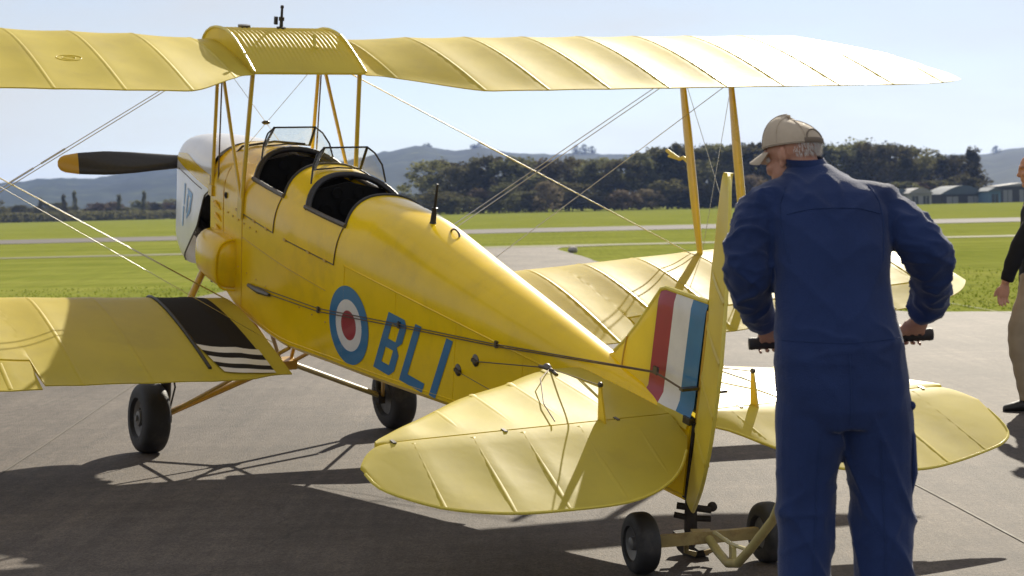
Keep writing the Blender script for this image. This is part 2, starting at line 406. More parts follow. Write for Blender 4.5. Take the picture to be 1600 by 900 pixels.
def strip(name, y0, y1, sl, m, label, cat, z):
    xs = np.linspace(-420, 420, 141)
    a = [(x, y0 + sl * x + jit.uniform(-.35, .35)) for x in xs]; b = [(x, y1 + sl * x + jit.uniform(-.35, .35)) for x in xs[::-1]]
    return sheet(name, a + b, z, .05, m, label, cat)
strip('taxi_track', 65.6, 68.2, -.015, M['track'], 'thin pale taxi track across the grass in front of the runway', 'path', .004)
strip('runway', 101, 119, -.03, M['runway'], 'long grey runway strip crossing the grass beyond the taxi track', 'runway', .008)

# short grass blades along the pavement edge, where single tufts still show
gb = MB()
for _ in range(14000):
    y = 22 + 16 * random.random() ** 1.6; x = random.uniform(-.36, .36) * y * 1.0
    inside = (y < 23.7 - .065 * max(0, x - 6) and True) or (-6 < x < 3 and y < 66 and x < 5.4 - (y - 23) * .06 and x > -5.6)
    if x > 3: inside = y < 24.2 - .06 * (x - 5) or (x < 4.6 and y < 26.5)
    if inside: continue
    h = random.uniform(.008, .028); a = random.uniform(0, 6.283); w = .016
    gb.add([(x - w * math.cos(a), y - w * math.sin(a), -.012), (x + w * math.cos(a), y + w * math.sin(a), -.012), (x + random.uniform(-.04, .04), y + random.uniform(-.04, .04), h)], [(0, 1, 2)])
tag(gb.obj('grass_blades', M['grassblade'], smooth=False), 'short green grass blades growing along the apron edge', 'grass', kind='stuff')

# small grey marker stone lying on the grass corner
st = MB()
st.ball((0, 0, .07), (.16, .13, .11), 12, 8)
st.v = [(x * (1 + .25 * fbm(x * 9, y * 9, z * 9)), y * (1 + .25 * fbm(y * 9, x * 9, z * 7)), max(-.02, z + .03 * fbm(x * 12, y * 12))) for x, y, z in st.v]
so = st.obj('marker_stone', mat('grey_stone', (.30, .28, .26), .9, var=.3, vscale=14)); so.location = (1.95, 57.2, 0)
tag(so, 'small grey stone on the grass corner beside the taxiway', 'stone')

# ------------------------------------------------------------------ hills
ridge = [(-900, 40), (-500, 44), (-200, 47), (0, 53), (90, 59), (140, 57), (180, 60), (230, 68), (290, 75), (350, 80), (420, 76), (520, 74), (570, 80), (600, 87), (650, 95), (670, 97), (690, 90), (720, 88), (755, 92),
         (800, 84), (840, 79), (900, 82), (960, 78), (1010, 78), (1100, 70), (1250, 66), (1400, 62), (1470, 64), (1500, 66), (1545, 64), (1580, 72), (1650, 78), (1800, 70), (2100, 60), (2500, 50)]
ru = [a for a, b in ridge]; rh = [b for a, b in ridge]
def hill(i, j):
    u = -900 + 3400 * i / 339; t = j / 27
    D = 1250 + 1700 * t
    ang = math.atan((u - 800) / HF)
    top = np.interp(u, ru, rh) / HF * 2700
    prof = sstep(-.05, .85, t) if t < .86 else sstep(-.05, .85, .86) * (1 - .25 * (t - .86) / .14)
    x, y = D * math.tan(ang), D
    z = top * prof * (1 + .18 * fbm(x * .0021, y * .0021, 3) * (1 - sstep(.6, .86, t))) + 3.2 * fbm(x * .02, y * .02, 1) + 2.2 * fbm(x * .07, y * .05, 5)
    return (x, y, z - 2 if t > 0 else -4)
hv, hf = grid(340, 28, hill)
tag(MB().add(hv, hf).obj('hills', M['hill'], angle=80), 'blue hazy wooded hills along the horizon', 'hills', kind='structure')

# ------------------------------------------------------------------ trees
def at(u, D):                       # ground point seen in photo column u at distance D
    return ((u - 800) / HF * D, D)
def crown_mesh(name, seed, kind, m):
    """kind: round, tall, loose ; unit tree 1 m high, radius about .35"""
    r = random.Random(seed); mb = MB()
    clumps = []
    nC = {'round': 72, 'tall': 56, 'loose': 54, 'hedge': 40}[kind]
    for _ in range(nC):
        z = r.random() ** .8
        if kind == 'round': rad = .40 * math.sqrt(max(.02, 1 - (2 * z - .75) ** 2 / 1.75)); zz = .05 + z * .89
        elif kind == 'tall': rad = .24 * (1 - z * .72) + .03; zz = .05 + z * .93
        elif kind == 'hedge': rad = .55; zz = .08 + z * .8
        else: rad = .36 * math.sqrt(max(.05, 1 - (2 * z - 1) ** 2)); zz = .12 + z * .82
        a = r.uniform(0, 6.283); q = rad * r.random() ** .45
        clumps.append((q * math.cos(a), q * math.sin(a), zz, r.uniform(.06, .125)))
    per = {'round': 44, 'tall': 42, 'loose': 32, 'hedge': 40}[kind]
    for cx, cy, cz, cr_ in clumps:
        for _ in range(per):
            d = np.array([r.gauss(0, 1), r.gauss(0, 1), r.gauss(0, .8)]); d /= np.linalg.norm(d)
            p = np.array([cx, cy, cz]) + d * cr_ * r.random() ** .4
            nrm = d + np.array([r.gauss(0, .6), r.gauss(0, .6), r.gauss(0, .6)]); nrm /= np.linalg.norm(nrm)
            a = np.cross(nrm, [0, 0, 1.]); a /= np.linalg.norm(a) + 1e-9; b = np.cross(nrm, a)
            s1, s2 = r.uniform(.016, .034), r.uniform(.014, .028)
            mb.add([p - a * s1, p - b * s2 * .8, p + a * s1, p + b * s2], [(0, 1, 2, 3)])
    o = mb.obj(name, m, smooth=False); me = o.data; bpy.data.objects.remove(o); return me
def trunk_mesh(seed):
    r = random.Random(seed); mb = MB()
    top = (r.uniform(-.04, .04), r.uniform(-.04, .04), .6)
    mb.tube([(0, 0, -.02), (.005, 0, .15), (top[0] * .6, top[1] * .6, .35), top], [.028, .022, .017, .008], 7)
    for k in range(6):
        a = r.uniform(0, 6.283); z = r.uniform(.2, .5); L = r.uniform(.16, .3)
        mb.tube([(0, 0, z), (L * .5 * math.cos(a), L * .5 * math.sin(a), z + L * .35), (L * math.cos(a), L * math.sin(a), z + L * .8)], [.011, .008, .003], 5)
    o = mb.obj('trunk', M['bark']); me = o.data; bpy.data.objects.remove(o); return me
CR = {'round': [crown_mesh('crown', s, 'round', M['leafdark']) for s in (1, 2, 3, 4)],
      'tall': [crown_mesh('crown', s, 'tall', M['leafdark']) for s in (5, 6)],
      'loose': [crown_mesh('crown', s, 'loose', M['leafmid']) for s in (7, 8, 9)],
      'brown': [crown_mesh('crown', s, 'round', M['leafbrown']) for s in (21, 22)]}
TR = [trunk_mesh(s) for s in (1, 2, 3)]
def tree(u, D, top_px, wide, kind, label, group):
    """top_px: crown top above the horizon in photo pixels"""
    x, y = at(u, D); h = top_px / HF * D + 1.5
    e = empty('tree', (x, y, -.02), label, 'tree', group)
    c = link_obj('crown', random.choice(CR[kind]), e); t = link_obj('trunk', random.choice(TR), e)
    w = wide / HF * D / .8
    c.scale = (w, w, h); c.rotation_euler.z = random.uniform(0, 6.28)
    t.scale = (h * .9, h * .9, h); t.rotation_euler.z = random.uniform(0, 6.28)
    return e
BELT = 'trees of the dark shelter belt across the field'
KW = {'round': 'dark dense', 'brown': 'brownish bare', 'tall': 'tall narrow', 'loose': 'olive loose'}
def where(u): return 'at the left end of the shelter belt' if u < 800 else 'in the shelter belt left of the wing struts' if u < 1050 else 'in the shelter belt around the wing struts' if u < 1190 else 'in the shelter belt behind the capped man' if u < 1400 else 'at the right end of the shelter belt by the sheds'
belt_top = [(660, 66), (690, 84), (705, 82), (730, 66), (755, 78), (785, 82), (805, 76), (835, 78), (870, 78), (900, 78), (925, 74), (960, 74), (1000, 84), (1035, 88), (1070, 95), (1105, 90), (1140, 84), (1175, 88),
            (1215, 86), (1255, 84), (1300, 86), (1345, 94), (1375, 86), (1400, 82), (1430, 86), (1455, 76), (1480, 68), (1505, 70), (1535, 70)]
tu = [a for a, b in belt_top]; th_ = [b for a, b in belt_top]
rt = random.Random(5)
u = 676
while u < 1545:
    D = rt.uniform(385, 420); top = np.interp(u, tu, th_) + rt.uniform(-9, 4)
    kind = rt.choice(['round', 'round', 'round', 'brown' if 760 < u < 950 or u > 1440 else 'round', 'tall' if u < 840 or 1430 < u else 'round', 'loose'])
    tree(u, D, top, rt.uniform(62, 104) if kind != 'tall' else rt.uniform(46, 66), kind, KW[kind] + ' tree ' + where(u), BELT)
    u += rt.uniform(16, 27)
u = 690
while u < 1530:                       # a lower second row fills the belt down to the grass
    tree(u, rt.uniform(366, 380), rt.uniform(12, 40), rt.uniform(50, 95), (kd := rt.choice(['round', 'round', 'loose', 'brown'])), 'low ' + KW[kd] + ' bush tree ' + where(u).replace('in the shelter belt', 'before the shelter belt').replace('at the', 'before the'), 'low trees in front of the shelter belt')
    u += rt.uniform(24, 40)
# far trees at the left, left of the biplane's nose
LL = 'small tree on the far field edge left of the cowling'
u = -60
while u < 300:
    top = rt.uniform(8, 24) + (10 if rt.random() < .25 else 0)
    tree(u, rt.uniform(500, 560), top, rt.uniform(26, 52), (kd := rt.choice(['round', 'loose', 'brown', 'round'])), LL.replace('small', 'small ' + KW[kd]), 'small trees along the far left field edge')
    u += rt.uniform(9, 18)
for uu, tp in ((104, 32), (121, 37), (190, 30), (229, 34), (68, 28)):
    tree(uu, 495, tp, 17, 'tall', 'slender tall tree rising above the far left field edge', 'slender trees on the left')
for uu in np.arange(575, 672, 11):    # between the cockpits and the belt
    tree(uu, rt.uniform(600, 680), rt.uniform(8, 26), rt.uniform(24, 44), rt.choice(['round', 'brown', 'loose']), 'small hazy tree between the cockpits and the shelter belt', 'hazy trees behind the cockpits')
for uu, tp, w in ((744, 98, 13), (756, 100, 18), (748, 97, 12), (905, 92, 16), (918, 93, 17), (930, 90, 14), (672, 101, 18), (1560, 76, 18)):
    x, y = at(uu, 2520); h = 17
    e = empty('tree', (x, y, (tp - 17) / HF * 2520), 'single round tree standing out on the far hill crest', 'tree', 'trees on the hill crest')
    c = link_obj('crown', random.choice(CR['loose']), e); c.scale = (w * 1.1, w * 1.1, h)
    t = link_obj('trunk', TR[0], e); t.scale = (h, h, h)
# dark hedge line at the left foot of the field
hb = MB()
rh_ = random.Random(9)
for k in range(5200):
    u = rh_.uniform(-120, 330); D = rh_.uniform(478, 490); x, y = at(u, D); z = rh_.random() * (2.4 + 1.0 * fbm(x * .05, 0))
    s1 = rh_.uniform(.2, .5); a = rh_.uniform(0, 6.28)
    hb.add([(x - s1 * math.cos(a), y - s1 * math.sin(a), z - s1 * .6), (x + s1 * math.cos(a), y + s1 * math.sin(a), z - s1 * .5), (x + s1 * math.cos(a), y + .2, z + s1 * .7), (x - s1 * math.cos(a), y, z + s1 * .6)], [(0, 1, 2, 3)])
tag(hb.obj('hedge', M['leafdark'], smooth=False), 'low dark hedge along the far left edge of the grass', 'hedge', kind='stuff')

# ------------------------------------------------------------------ sheds at the far right
def wallmat(n, c, r=.7): return mat(n, c, r, var=.1, vscale=.8, bump=.1, bscale=4)
SW = {'white': wallmat('white_shed_wall', (.26, .26, .26)), 'dark': wallmat('dark_barn_wall', (.05, .05, .055)), 'blue': wallmat('blue_shed_wall', (.10, .18, .28)), 'teal': wallmat('teal_shed_wall', (.05, .09, .10)),
      'roof': wallmat('pale_tin_roof', (.22, .22, .23), .8), 'blueroof': wallmat('blue_tin_roof', (.08, .105, .13), .85), 'pane': mat('dark_shed_window', (.03, .035, .04), .15, var=.1), 'grey': wallmat('grey_tin_wall', (.25, .26, .27))}
def shed(u0, u1, D, wall_h, roof_h, wm, rm, label, arched=False, doors=1, depth=9):
    x0 = at(u0, D)[0]; x1 = at(u1, D)[0]; W = x1 - x0; cx = (x0 + x1) / 2
    e = empty('shed', (cx, D, 0), label, 'shed', None)
    wb = MB()
    wb.prism([(-W / 2, 0, 0), (W / 2, 0, 0), (W / 2, 0, wall_h), (-W / 2, 0, wall_h)], (0, depth, 0)); wb.obj('wall', wm, e, smooth=False)
    rb = MB()
    n = 12 if arched else 2
    o = [(-W / 2 - .3, wall_h + .01)]
    for k in range(n + 1):
        t = k / n
        o.append((-W / 2 - .3 + (W + .6) * t, wall_h + .12 + roof_h * (math.sin(math.pi * t) if arched else 1 - abs(2 * t - 1))))
    o.append((W / 2 + .3, wall_h + .01))
    rb.prism([(a, -.35, b) for a, b in o], (0, depth + .7, 0)); rb.obj('roof', rm, e, smooth=False)
    for k in range(doors):
        dx = -W / 2 + W * (k + .5) / doors; dw = min(3.0, W / doors * .55); dh = wall_h * .78
        d = MB().box((dx, -.05, dh / 2), (dw, .08, dh)).obj('door', SW['pane'] if wm is not SW['dark'] else SW['grey'], e, smooth=False)
        MB().box((dx, -.11, dh / 2), (.1, .05, dh)).obj('door_post', wm, d, smooth=False)
    return e
shed(1392, 1426, 352, 1.9, 1.0, SW['teal'], SW['blueroof'], 'low teal shed with pale blue roof left of the white shed', True, 1)
shed(1424, 1458, 346, 2.0, 1.0, SW['white'], SW['roof'], 'small white shed with pale curved roof before the trees', True, 2)
shed(1474, 1540, 350, 1.7, 1.6, SW['dark'], SW['blueroof'], 'wide dark barn with light curved roof before the trees', True, 2, 14)
shed(1548, 1566, 342, 2.1, .7, SW['blue'], SW['blueroof'], 'small blue shed between the dark barn and grey shed', False, 1)
shed(1564, 1640, 350, 3.0, .6, SW['dark'], SW['roof'], 'long dark shed with grey roof behind the man in black', False, 3)

# ------------------------------------------------------------------ the biplane
# plane frame: x aft of the propeller hub, y to port, z up from the thrust line
PX, PY, PZ = -2.3083, 13.2071, 1.45 + .4527
PSI, THE, PHI = R(-60.8427), R(13.3382), R(-.6232)
ROOT = np.array([-1.35, 11.6, 0.0])
def PW(p):
    p = np.asarray(p, float).reshape(-1, 3)
    y = p[:, 1] * math.cos(PHI) - p[:, 2] * math.sin(PHI); z0 = p[:, 1] * math.sin(PHI) + p[:, 2] * math.cos(PHI)
    x = p[:, 0] * math.cos(THE) + z0 * math.sin(THE); z = -p[:, 0] * math.sin(THE) + z0 * math.cos(THE)
    ax, ay = math.cos(PSI), math.sin(PSI)
    return np.stack([PX + x * ax + y * ay, PY + x * ay - y * ax, PZ + z], 1)
def T(p): return PW(p) - ROOT
plane = empty('biplane', tuple(ROOT), 'yellow open cockpit biplane with roundel and blue letters BLI on its side', 'airplane')
def part(mb, name, m, parent=None, **k): return mb.obj(name, m, parent or plane, T=T, **k)

# --- fuselage
FX = [1.36, 1.6, 1.9, 2.2, 2.7, 3.0, 3.3, 3.8, 4.5, 5.1, 5.7, 6.1, 6.46]
FW = [.335, .352, .368, .374, .370, .348, .322, .276, .214, .161, .108, .073, .036]
FT = [.395, .43, .455, .466, .462, .458, .452, .456, .388, .328, .264, .215, .172]
FB = [-.40, -.49, -.565, -.585, -.585, -.555, -.52, -.466, -.380, -.306, -.236, -.20, -.18]
FS = [.10, .10, .10, .10, .10, .10, .10, .10, .10, .105, .115, .125, .13]
from bisect import bisect
def smooth_interp(x, X, Y):
    if x <= X[0]: return Y[0]
    if x >= X[-1]: return Y[-1]
    i = bisect(X, x) - 1; h = X[i + 1] - X[i]; t = (x - X[i]) / h
    m0 = (Y[i + 1] - Y[max(i - 1, 0)]) / (X[i + 1] - X[max(i - 1, 0)]); m1 = (Y[min(i + 2, len(Y) - 1)] - Y[i]) / (X[min(i + 2, len(Y) - 1)] - X[i])
    return (2 * t**3 - 3 * t**2 + 1) * Y[i] + (t**3 - 2 * t**2 + t) * h * m0 + (-2 * t**3 + 3 * t**2) * Y[i + 1] + (t**3 - t**2) * h * m1
def sec(x): return [smooth_interp(x, FX, Q) for Q in (FW, FT, FB, FS)]
EXP = 2.35
RAIL = .305
def deck(x, q):
    """q 0 = top centre line, 1 = upper longeron; returns y, z"""
    w, t, b, s = sec(x); a = q * math.pi / 2
    return w * math.sin(a) ** (2 / EXP), s + (t - s) * max(0, math.cos(a)) ** (2 / EXP)
def q_rail(x):
    lo, hi = 0., 1.
    for _ in range(30):
        m_ = (lo + hi) / 2
        if deck(x, m_)[1] > RAIL: lo = m_
        else: hi = m_
    return lo
def side_y(x, z):
    w, t, b, s = sec(x)
    if z <= s: return w * (1 - .06 * (s - z) / (s - b))
    return w * max(0, 1 - ((z - s) / (t - s)) ** EXP) ** (1 / EXP)
# stations: (u at the centre line, aft shift at the rail)
OPEN = [(2.0, .30), (2.61, .08), (2.70, .25), (3.27, .06)]
us = sorted(set([1.36, 1.5, 1.62, 1.75, 1.88, 2.0, 2.12, 2.24, 2.35, 2.45, 2.54, 2.62, 2.70, 2.80, 2.92, 3.04, 3.16, 3.27, 3.40] + [3.55 + .15 * k for k in range(20)] + [6.46]))
us = [u for u in us if u <= 6.461]
sh_u = [1.36, 1.62, 1.88, 2.45, 2.70, 3.27, 3.7, 7]; sh_v = [0, .10, .23, .14, .20, .10, 0, 0]
NQ = 9
def fus_pt(u, k, sgn):
    """k index round the half section"""
    s0 = np.interp(u, sh_u, sh_v)
    x = u
    for _ in range(2):
        qr = q_rail(min(x, 3.4)) if u < 3.5 else .45
        if k <= NQ: q = qr * k / NQ; frac = (k / NQ) ** 1.6
        elif k <= NQ + 4: q = qr + (1 - qr) * (k - NQ) / 4; frac = 1 - (k - NQ) / 4 * .35
        else: q = None; frac = max(0, .65 * (1 - (k - NQ - 4) / 5))
        x = min(u + s0 * frac, 6.46)
    w, t, b, s = sec(x)
    if q is not None: y, z = deck(x, q)
    else:
        j = k - NQ - 4
        if j <= 5: z = s + (b + .03 - s) * j / 5; y = side_y(x, z)
        elif j == 6: z = b + .006; y = side_y(x, b) - .022
        elif j == 7: z = b; y = w * .55
        else: z = b - .004; y = 0
    return (x, sgn * y, z)
KN = NQ + 4 + 8
fb_ = MB()
rows = []
for u in us:
    ring = [fus_pt(u, k, 1) for k in range(KN + 1)] + [fus_pt(u, k, -1) for k in range(KN - 1, 0, -1)]
    rows.append(ring)
n = len(rows[0]); fv = [p for r in rows for p in r]; ff = []
for i in range(len(rows) - 1):
    um = (us[i] + us[i + 1]) / 2
    for j in range(n):
        k = (j + 1) % n; kk = min(j + .5, n - j - .5)
        if kk < NQ and (1.88 < um < 2.45 or 2.70 < um < 3.27): continue
        ff.append((i * n + j, i * n + k, (i + 1) * n + k, (i + 1) * n + j))
ff.append(tuple(range((len(rows) - 1) * n, len(rows) * n)))
fb_.add(fv, ff)
fus = part(fb_, 'fuselage', M['yellow'], angle=30)

# cockpit linings, seats, instruments, padded coamings, door flaps
lin = MB(); rg = []
for x in np.linspace(1.84, 3.46, 14):
    w, t, b, s = sec(x)
    rg.append([(x, yy * (side_y(x, zz) - .022), zz) for yy, zz in ((1, .275), (1, .1), (.95, b + .05), (0, b + .045), (-.95, b + .05), (-1, .1), (-1, .275))])
lin.rings(rg, False, True, True)
part(lin, 'cockpit_lining', M['inside'], fus, smooth=False)
for x0, nm in ((1.93, 'front'), (2.76, 'rear')):
    w = sec(x0)[0] - .03
    ip = MB().prism([(x0, w, .05), (x0, w, .27), (x0 - .01, w * .7, .37), (x0 - .01, 0, .42), (x0 - .01, -w * .7, .37), (x0, -w, .27), (x0, -w, .05)], (.02, 0, 0))
    pn = part(ip, 'instrument_panel', M['inside'], fus, smooth=False)
    for yy, zz, rr in ((.0, .27, .055), (.14, .25, .045), (-.14, .25, .045), (.07, .36, .035), (-.07, .36, .035), (.2, .16, .03)):
        part(MB().lathe((x0 + .021, yy, zz), (1, 0, 0), [(0, rr), (.008, rr), (.009, rr * .8), (.004, rr * .78)], 18), 'instrument_dial', M['inside'], pn)
    part(MB().box((x0 + .50, 0, -.02), (.04, .44, .44)).box((x0 + .32, 0, -.22), (.36, .44, .05)), 'seat', M['black'], fus)
    part(MB().tube([(x0 + .2, 0, -.5), (x0 + .24, 0, -.1), (x0 + .25, 0, .08)], [.012, .011, .018], 8), 'control_stick', M['steel'], fus)
def arch(u): return [fus_pt(u, k, 1) for k in range(NQ, -1, -1)] + [fus_pt(u, k, -1) for k in range(1, NQ + 1)]
for ua, ub in ((1.88, 2.45), (2.70, 3.27)):
    part(MB().tube([(x + .012, y * .985, z - .008) for x, y, z in arch(ua)], .019, 10), 'coaming_pad', M['black'], fus)
    part(MB().tube([(x, y, z + .002) for x, y, z in arch(ub)], .010, 8), 'coaming_edge', M['black'], fus)
    for sg in (1, -1):
        a = fus_pt(ua, NQ, sg); b = fus_pt(ub, NQ, sg)
        part(MB().tube([(a[0] - .01, a[1] + .004 * sg, a[2] + .004), ((a[0] + b[0]) / 2, (a[1] + b[1]) / 2 + .006 * sg, a[2] + .002), (b[0] + .01, b[1] + .004 * sg, b[2] + .004)], .014, 8), 'cockpit_rail', M['steel'], fus)
        # hinged door flap: a raised panel with a dark lower hinge line
        dv = []
        for i_ in range(7):
            for j_ in range(6):
                t = i_ / 6; x = a[0] + .02 + (b[0] - a[0] - .03) * t - .10 * j_ / 5 * (1 - t) * 1.6 - .02 * j_ / 5; z = RAIL - .012 - (.215 * j_ / 5)
                dv.append((x, sg * (side_y(x, z) + .0035), z))
        df = [(i_ * 6 + j_, i_ * 6 + j_ + 1, i_ * 6 + j_ + 7, i_ * 6 + j_ + 6) for i_ in range(6) for j_ in range(5)]
        dr = part(MB().add(dv, df), 'cockpit_door', M['yellow'], fus)
        lo = [dv[i_ * 6 + 5] for i_ in range(7)]; ed = [dv[36 + j_] for j_ in range(6)]
        part(MB().tube([(x, y, z) for x, y, z in lo], .0035, 5).tube(ed, .003, 5), 'door_seam', M['cable'], dr)
        for t in (.15, .5, .85):
            q = lo[int(t * 6)]; part(MB().box(q, (.035, .012, .014)), 'door_hinge', M['ochre'], dr)
# longeron stringer crease and seams on the sides
for sg in (1, -1):
    part(MB().tube([(x, sg * (side_y(x, .10) + .001), .10 + .012 * (x > 5.2) * (x - 5.2)) for x in np.arange(3.45, 6.4, .15)], .0045, 5), 'side_stringer', M['yellow'], fus)
    part(MB().tube([(x, sg * (side_y(x, -.06 - .02 * (x - 1.4)) + .0005), -.06 - .02 * (x - 1.4)) for x in np.arange(2.05, 3.3, .12)], .0022, 5), 'panel_seam', M['ochre'], fus)

# vertical tape seams and lacing of the fabric and metal panels
for sg in (1, -1):
    for x in (1.66, 2.04, 3.46):
        part(MB().tube([(x, sg * (side_y(x, z) + .0006), z) for z in np.linspace(.40 if x < 2 else .10, sec(x)[2] + .04, 14)], .0026, 5), 'panel_seam', M['ochre'] if x < 3 else M['yellow'], fus)
    for x in (4.02, 4.62, 5.22, 5.82):
        part(MB().tube([(x, sg * (side_y(x, z) + .0002), z) for z in np.linspace(.11, sec(x)[2] + .04, 14)], .0040, 6, .5), 'frame_tape', M['yellow'], fus)
    part(MB().tube([(x, sg * (side_y(x, sec(x)[2] + .05) + .0004), sec(x)[2] + .05) for x in np.arange(1.5, 6.4, .15)], .0034, 5), 'longeron_tape', M['yellow'], fus)
# roundel and letters, laid on the port and starboard sides
def disc(r0, r1, cx, cz, sg, off, n=56):
    v = []
    for k in range(n):
        a = 2 * math.pi * k / n
        for rr in (r0, (r0 + r1) / 2, r1):
            x = cx + rr * math.cos(a); z = cz + rr * math.sin(a); v.append((x, sg * (side_y(x, z) + off), z))
    return v, [(k * 3 + j, k * 3 + j + 1, ((k + 1) % n) * 3 + j + 1, ((k + 1) % n) * 3 + j) for k in range(n) for j in (0, 1)]
def quads(qs, sg, off=.003, N=5):
    mb = MB()
    for q in qs:
        q = [np.array(c, float) for c in q]
        def fn(i, j):
            s_, t_ = i / N, j / N; p = (q[0] * (1 - s_) + q[1] * s_) * (1 - t_) + (q[3] * (1 - s_) + q[2] * s_) * t_
            return (p[0], sg * (side_y(p[0], p[1]) + off), p[1])
        mb.add(*grid(N + 1, N + 1, fn))
    return mb
def italic(qs, x0, z0, sx):
    return [[(x0 + sx * (a + .405 * b) if sx > 0 else x0 + sx * (a - .0 * b) , z0 + b) for a, b in q] for q in qs]
S_ = .062
LW, LH = .205, .350
c_ = .038
GL = {'B': [[(0, 0), (S_, 0), (S_, LH), (0, LH)],
            [(S_, 0), (LW - c_, 0), (LW - c_, S_ * .9), (S_, S_ * .9)], [(S_, LH - S_ * .9), (LW - c_, LH - S_ * .9), (LW - c_, LH), (S_, LH)], [(S_, .150), (LW - c_, .150), (LW - c_, .202), (S_, .202)],
            [(LW - c_, 0), (LW, c_), (LW, .138), (LW - c_, .176)], [(LW - c_, .176), (LW, .214), (LW, LH - c_), (LW - c_, LH)],
            [(LW - c_ - .024, S_ * .9), (LW - c_, S_ * .9), (LW - c_, .150), (LW - c_ - .024, .150)], [(LW - c_ - .024, .202), (LW - c_, .202), (LW - c_, LH - S_ * .9), (LW - c_ - .024, LH - S_ * .9)]],
      'L': [[(0, 0), (S_, 0), (S_, LH), (0, LH)], [(S_, 0), (.235, 0), (.235, S_ * .9), (S_, S_ * .9)]],
      'I': [[(0, 0), (S_, 0), (S_, LH), (0, LH)]]}
for sg in (1, -1):
    cx, cz = 3.531, -.223
    ro = MB(); ro.add(*disc(.146, .222, cx, cz, sg, .003), 0).add(*disc(.084, .146, cx, cz, sg, .003), 1).add(*disc(.001, .084, cx, cz, sg, .003), 2)
    rd = part(ro, 'roundel', [M['blue'], M['offwhite'], M['red']], fus)
    rd['label'] = 'blue, white and red roundel'
    if sg == 1:
        for ch, xx, zz in (('B', 3.818, -.376), ('L', 4.094, -.366), ('I', 4.400, -.356)):
            part(quads(italic(GL[ch], xx, zz, 1), sg), 'letter', M['blue'], fus)['label'] = 'blue capital letter ' + ch
    else:
        for ch, xx, zz in (('B', 4.46, -.366), ('L', 4.18, -.370), ('I', 3.86, -.376)):
            qs = [[(xx - (a + .405 * b) + .14, zz + b) for a, b in q] for q in GL[ch]]
            part(quads(qs, sg), 'letter', M['blue'], fus)['label'] = 'blue capital letter ' + ch

# small fittings on the port side and deck
for (x, z) in ((4.815, -.043), (4.661, -.14)):
    part(MB().lathe((x, side_y(x, z) - .004, z), (0, 1, 0), [(0, .032), (.006, .032), (.012, .024), (.014, .012)], 18).box((x + .01, side_y(x, z) + .012, z), (.05, .012, .016)), 'cable_exit_plate', M['steel'], fus)
part(MB().lathe((3.93, .02, .425), (.1, 0, 1), [(-.02, .055), (.012, .05), (.018, .02), (.03, .016), (.10, .013), (.101, .016), (.108, .016), (.11, .009), (.24, .007)], 14), 'aerial', M['black'], fus)
part(MB().tube([(4.12 + .05 * math.cos(a), -.02, .425 + .028 * math.sin(a)) for a in np.linspace(0, math.pi, 9)], .006, 6), 'lifting_handle', M['steel'], fus)
part(MB().lathe((1.72, .355, .12), (0, 1, 0), [(0, .02), (.012, .02), (.012, .014), (.002, .013)], 14), 'vent_port', M['black'], fus)
bolts = MB()
for x in np.arange(1.45, 2.3, .105): bolts.ball((x, side_y(x, .02) + .002, .02), .006, 6, 4)
for x in np.arange(1.5, 3.4, .16): bolts.ball((x, side_y(x, -.28) + .002, -.28), .005, 6, 4)
part(bolts, 'screw_heads', M['ochre'], fus)['kind'] = 'stuff'
# louvre scoops behind the firewall
for k in range(4):
    x, z = 1.47 + .012 * k, .03 - .075 * k
    part(MB().tube([(x, side_y(x, z) + .002, z), (x + .06, side_y(x + .06, z) + .014, z - .012), (x + .13, side_y(x + .13, z) + .002, z - .03)], [.004, .014, .004], 8), 'louvre', M['yellow'], fus)

# --- cowling
CX = [.15, .22, .40, .60, .90, 1.20, 1.37]
CW = [.135, .170, .205, .235, .283, .322, .338]
CT = [.165, .212, .262, .302, .345, .380, .398]
CB = [-.50, -.585, -.665, -.675, -.63, -.54, -.44]
def csec(x): return [smooth_interp(x, CX, Q) for Q in (CW, CT, CB)]
def cow_y(x, z):
    w, t, b = csec(x); s = t - .26 * (t - b); z = min(t, max(b, z))
    if z > s: return w * max(0, 1 - ((z - s) / (t - s)) ** 2.4) ** (1 / 2.4)
    lo = b + .22 * (s - b)
    if z < lo: return w * max(0, 1 - ((lo - z) / (lo - b)) ** 2.2) ** (1 / 2.2) * .97
    return w * (.97 + .03 * (z - lo) / (s - lo))
def cow_cut(z): return 1.37 if z > .06 else 1.37 - (.06 - z) * 3.6 if z > .02 else 1.226 + (z - .02) * .75 if z > -.25 else 1.022 + (z + .25) * 1.40
cw = MB(); CN = 44; NS = 36; rows = []
def cow_pt(p, s_):
    hi = 1.37
    for _ in range(12):
        w, t, b = csec(hi); hi = .5 * hi + .5 * max(.42, cow_cut(t - (t - b) * p))
    x = .15 + (hi - .15) * s_; w, t, b = csec(x); z = t - (t - b) * p
    return x, cow_y(x, z), z
for i in range(NS + 1):
    half = [cow_pt(.5 * (1 - math.cos(math.pi * k / CN)), i / NS) for k in range(CN + 1)]
    rows.append(half + [(p[0], -p[1], p[2]) for p in half[-2:0:-1]])
cw.rings(rows, True, False, False)
cowl = part(cw, 'cowling', M['white'], angle=50)
cowl['label'] = 'white engine cowling with yellow stripe and blue emblem'
for sg in (1, -1):
    v, f = grid(30, 7, lambda i, j: (lambda x, z: (x, sg * (cow_y(x, z) + .003), z))(.165 + 1.19 * i / 29, .060 + .10 * (.35 + .65 * min(1, i / 9)) * (j / 6 - .15) + .03 * i / 29))
    part(MB().add(v, f), 'cowl_stripe', M['yellow'], cowl)
part(MB().lathe((.17, 0, -.02), (1, 0, 0), [(0, .05), (.0, .13), (.03, .14)], 24), 'nose_ring', M['engine'], cowl)
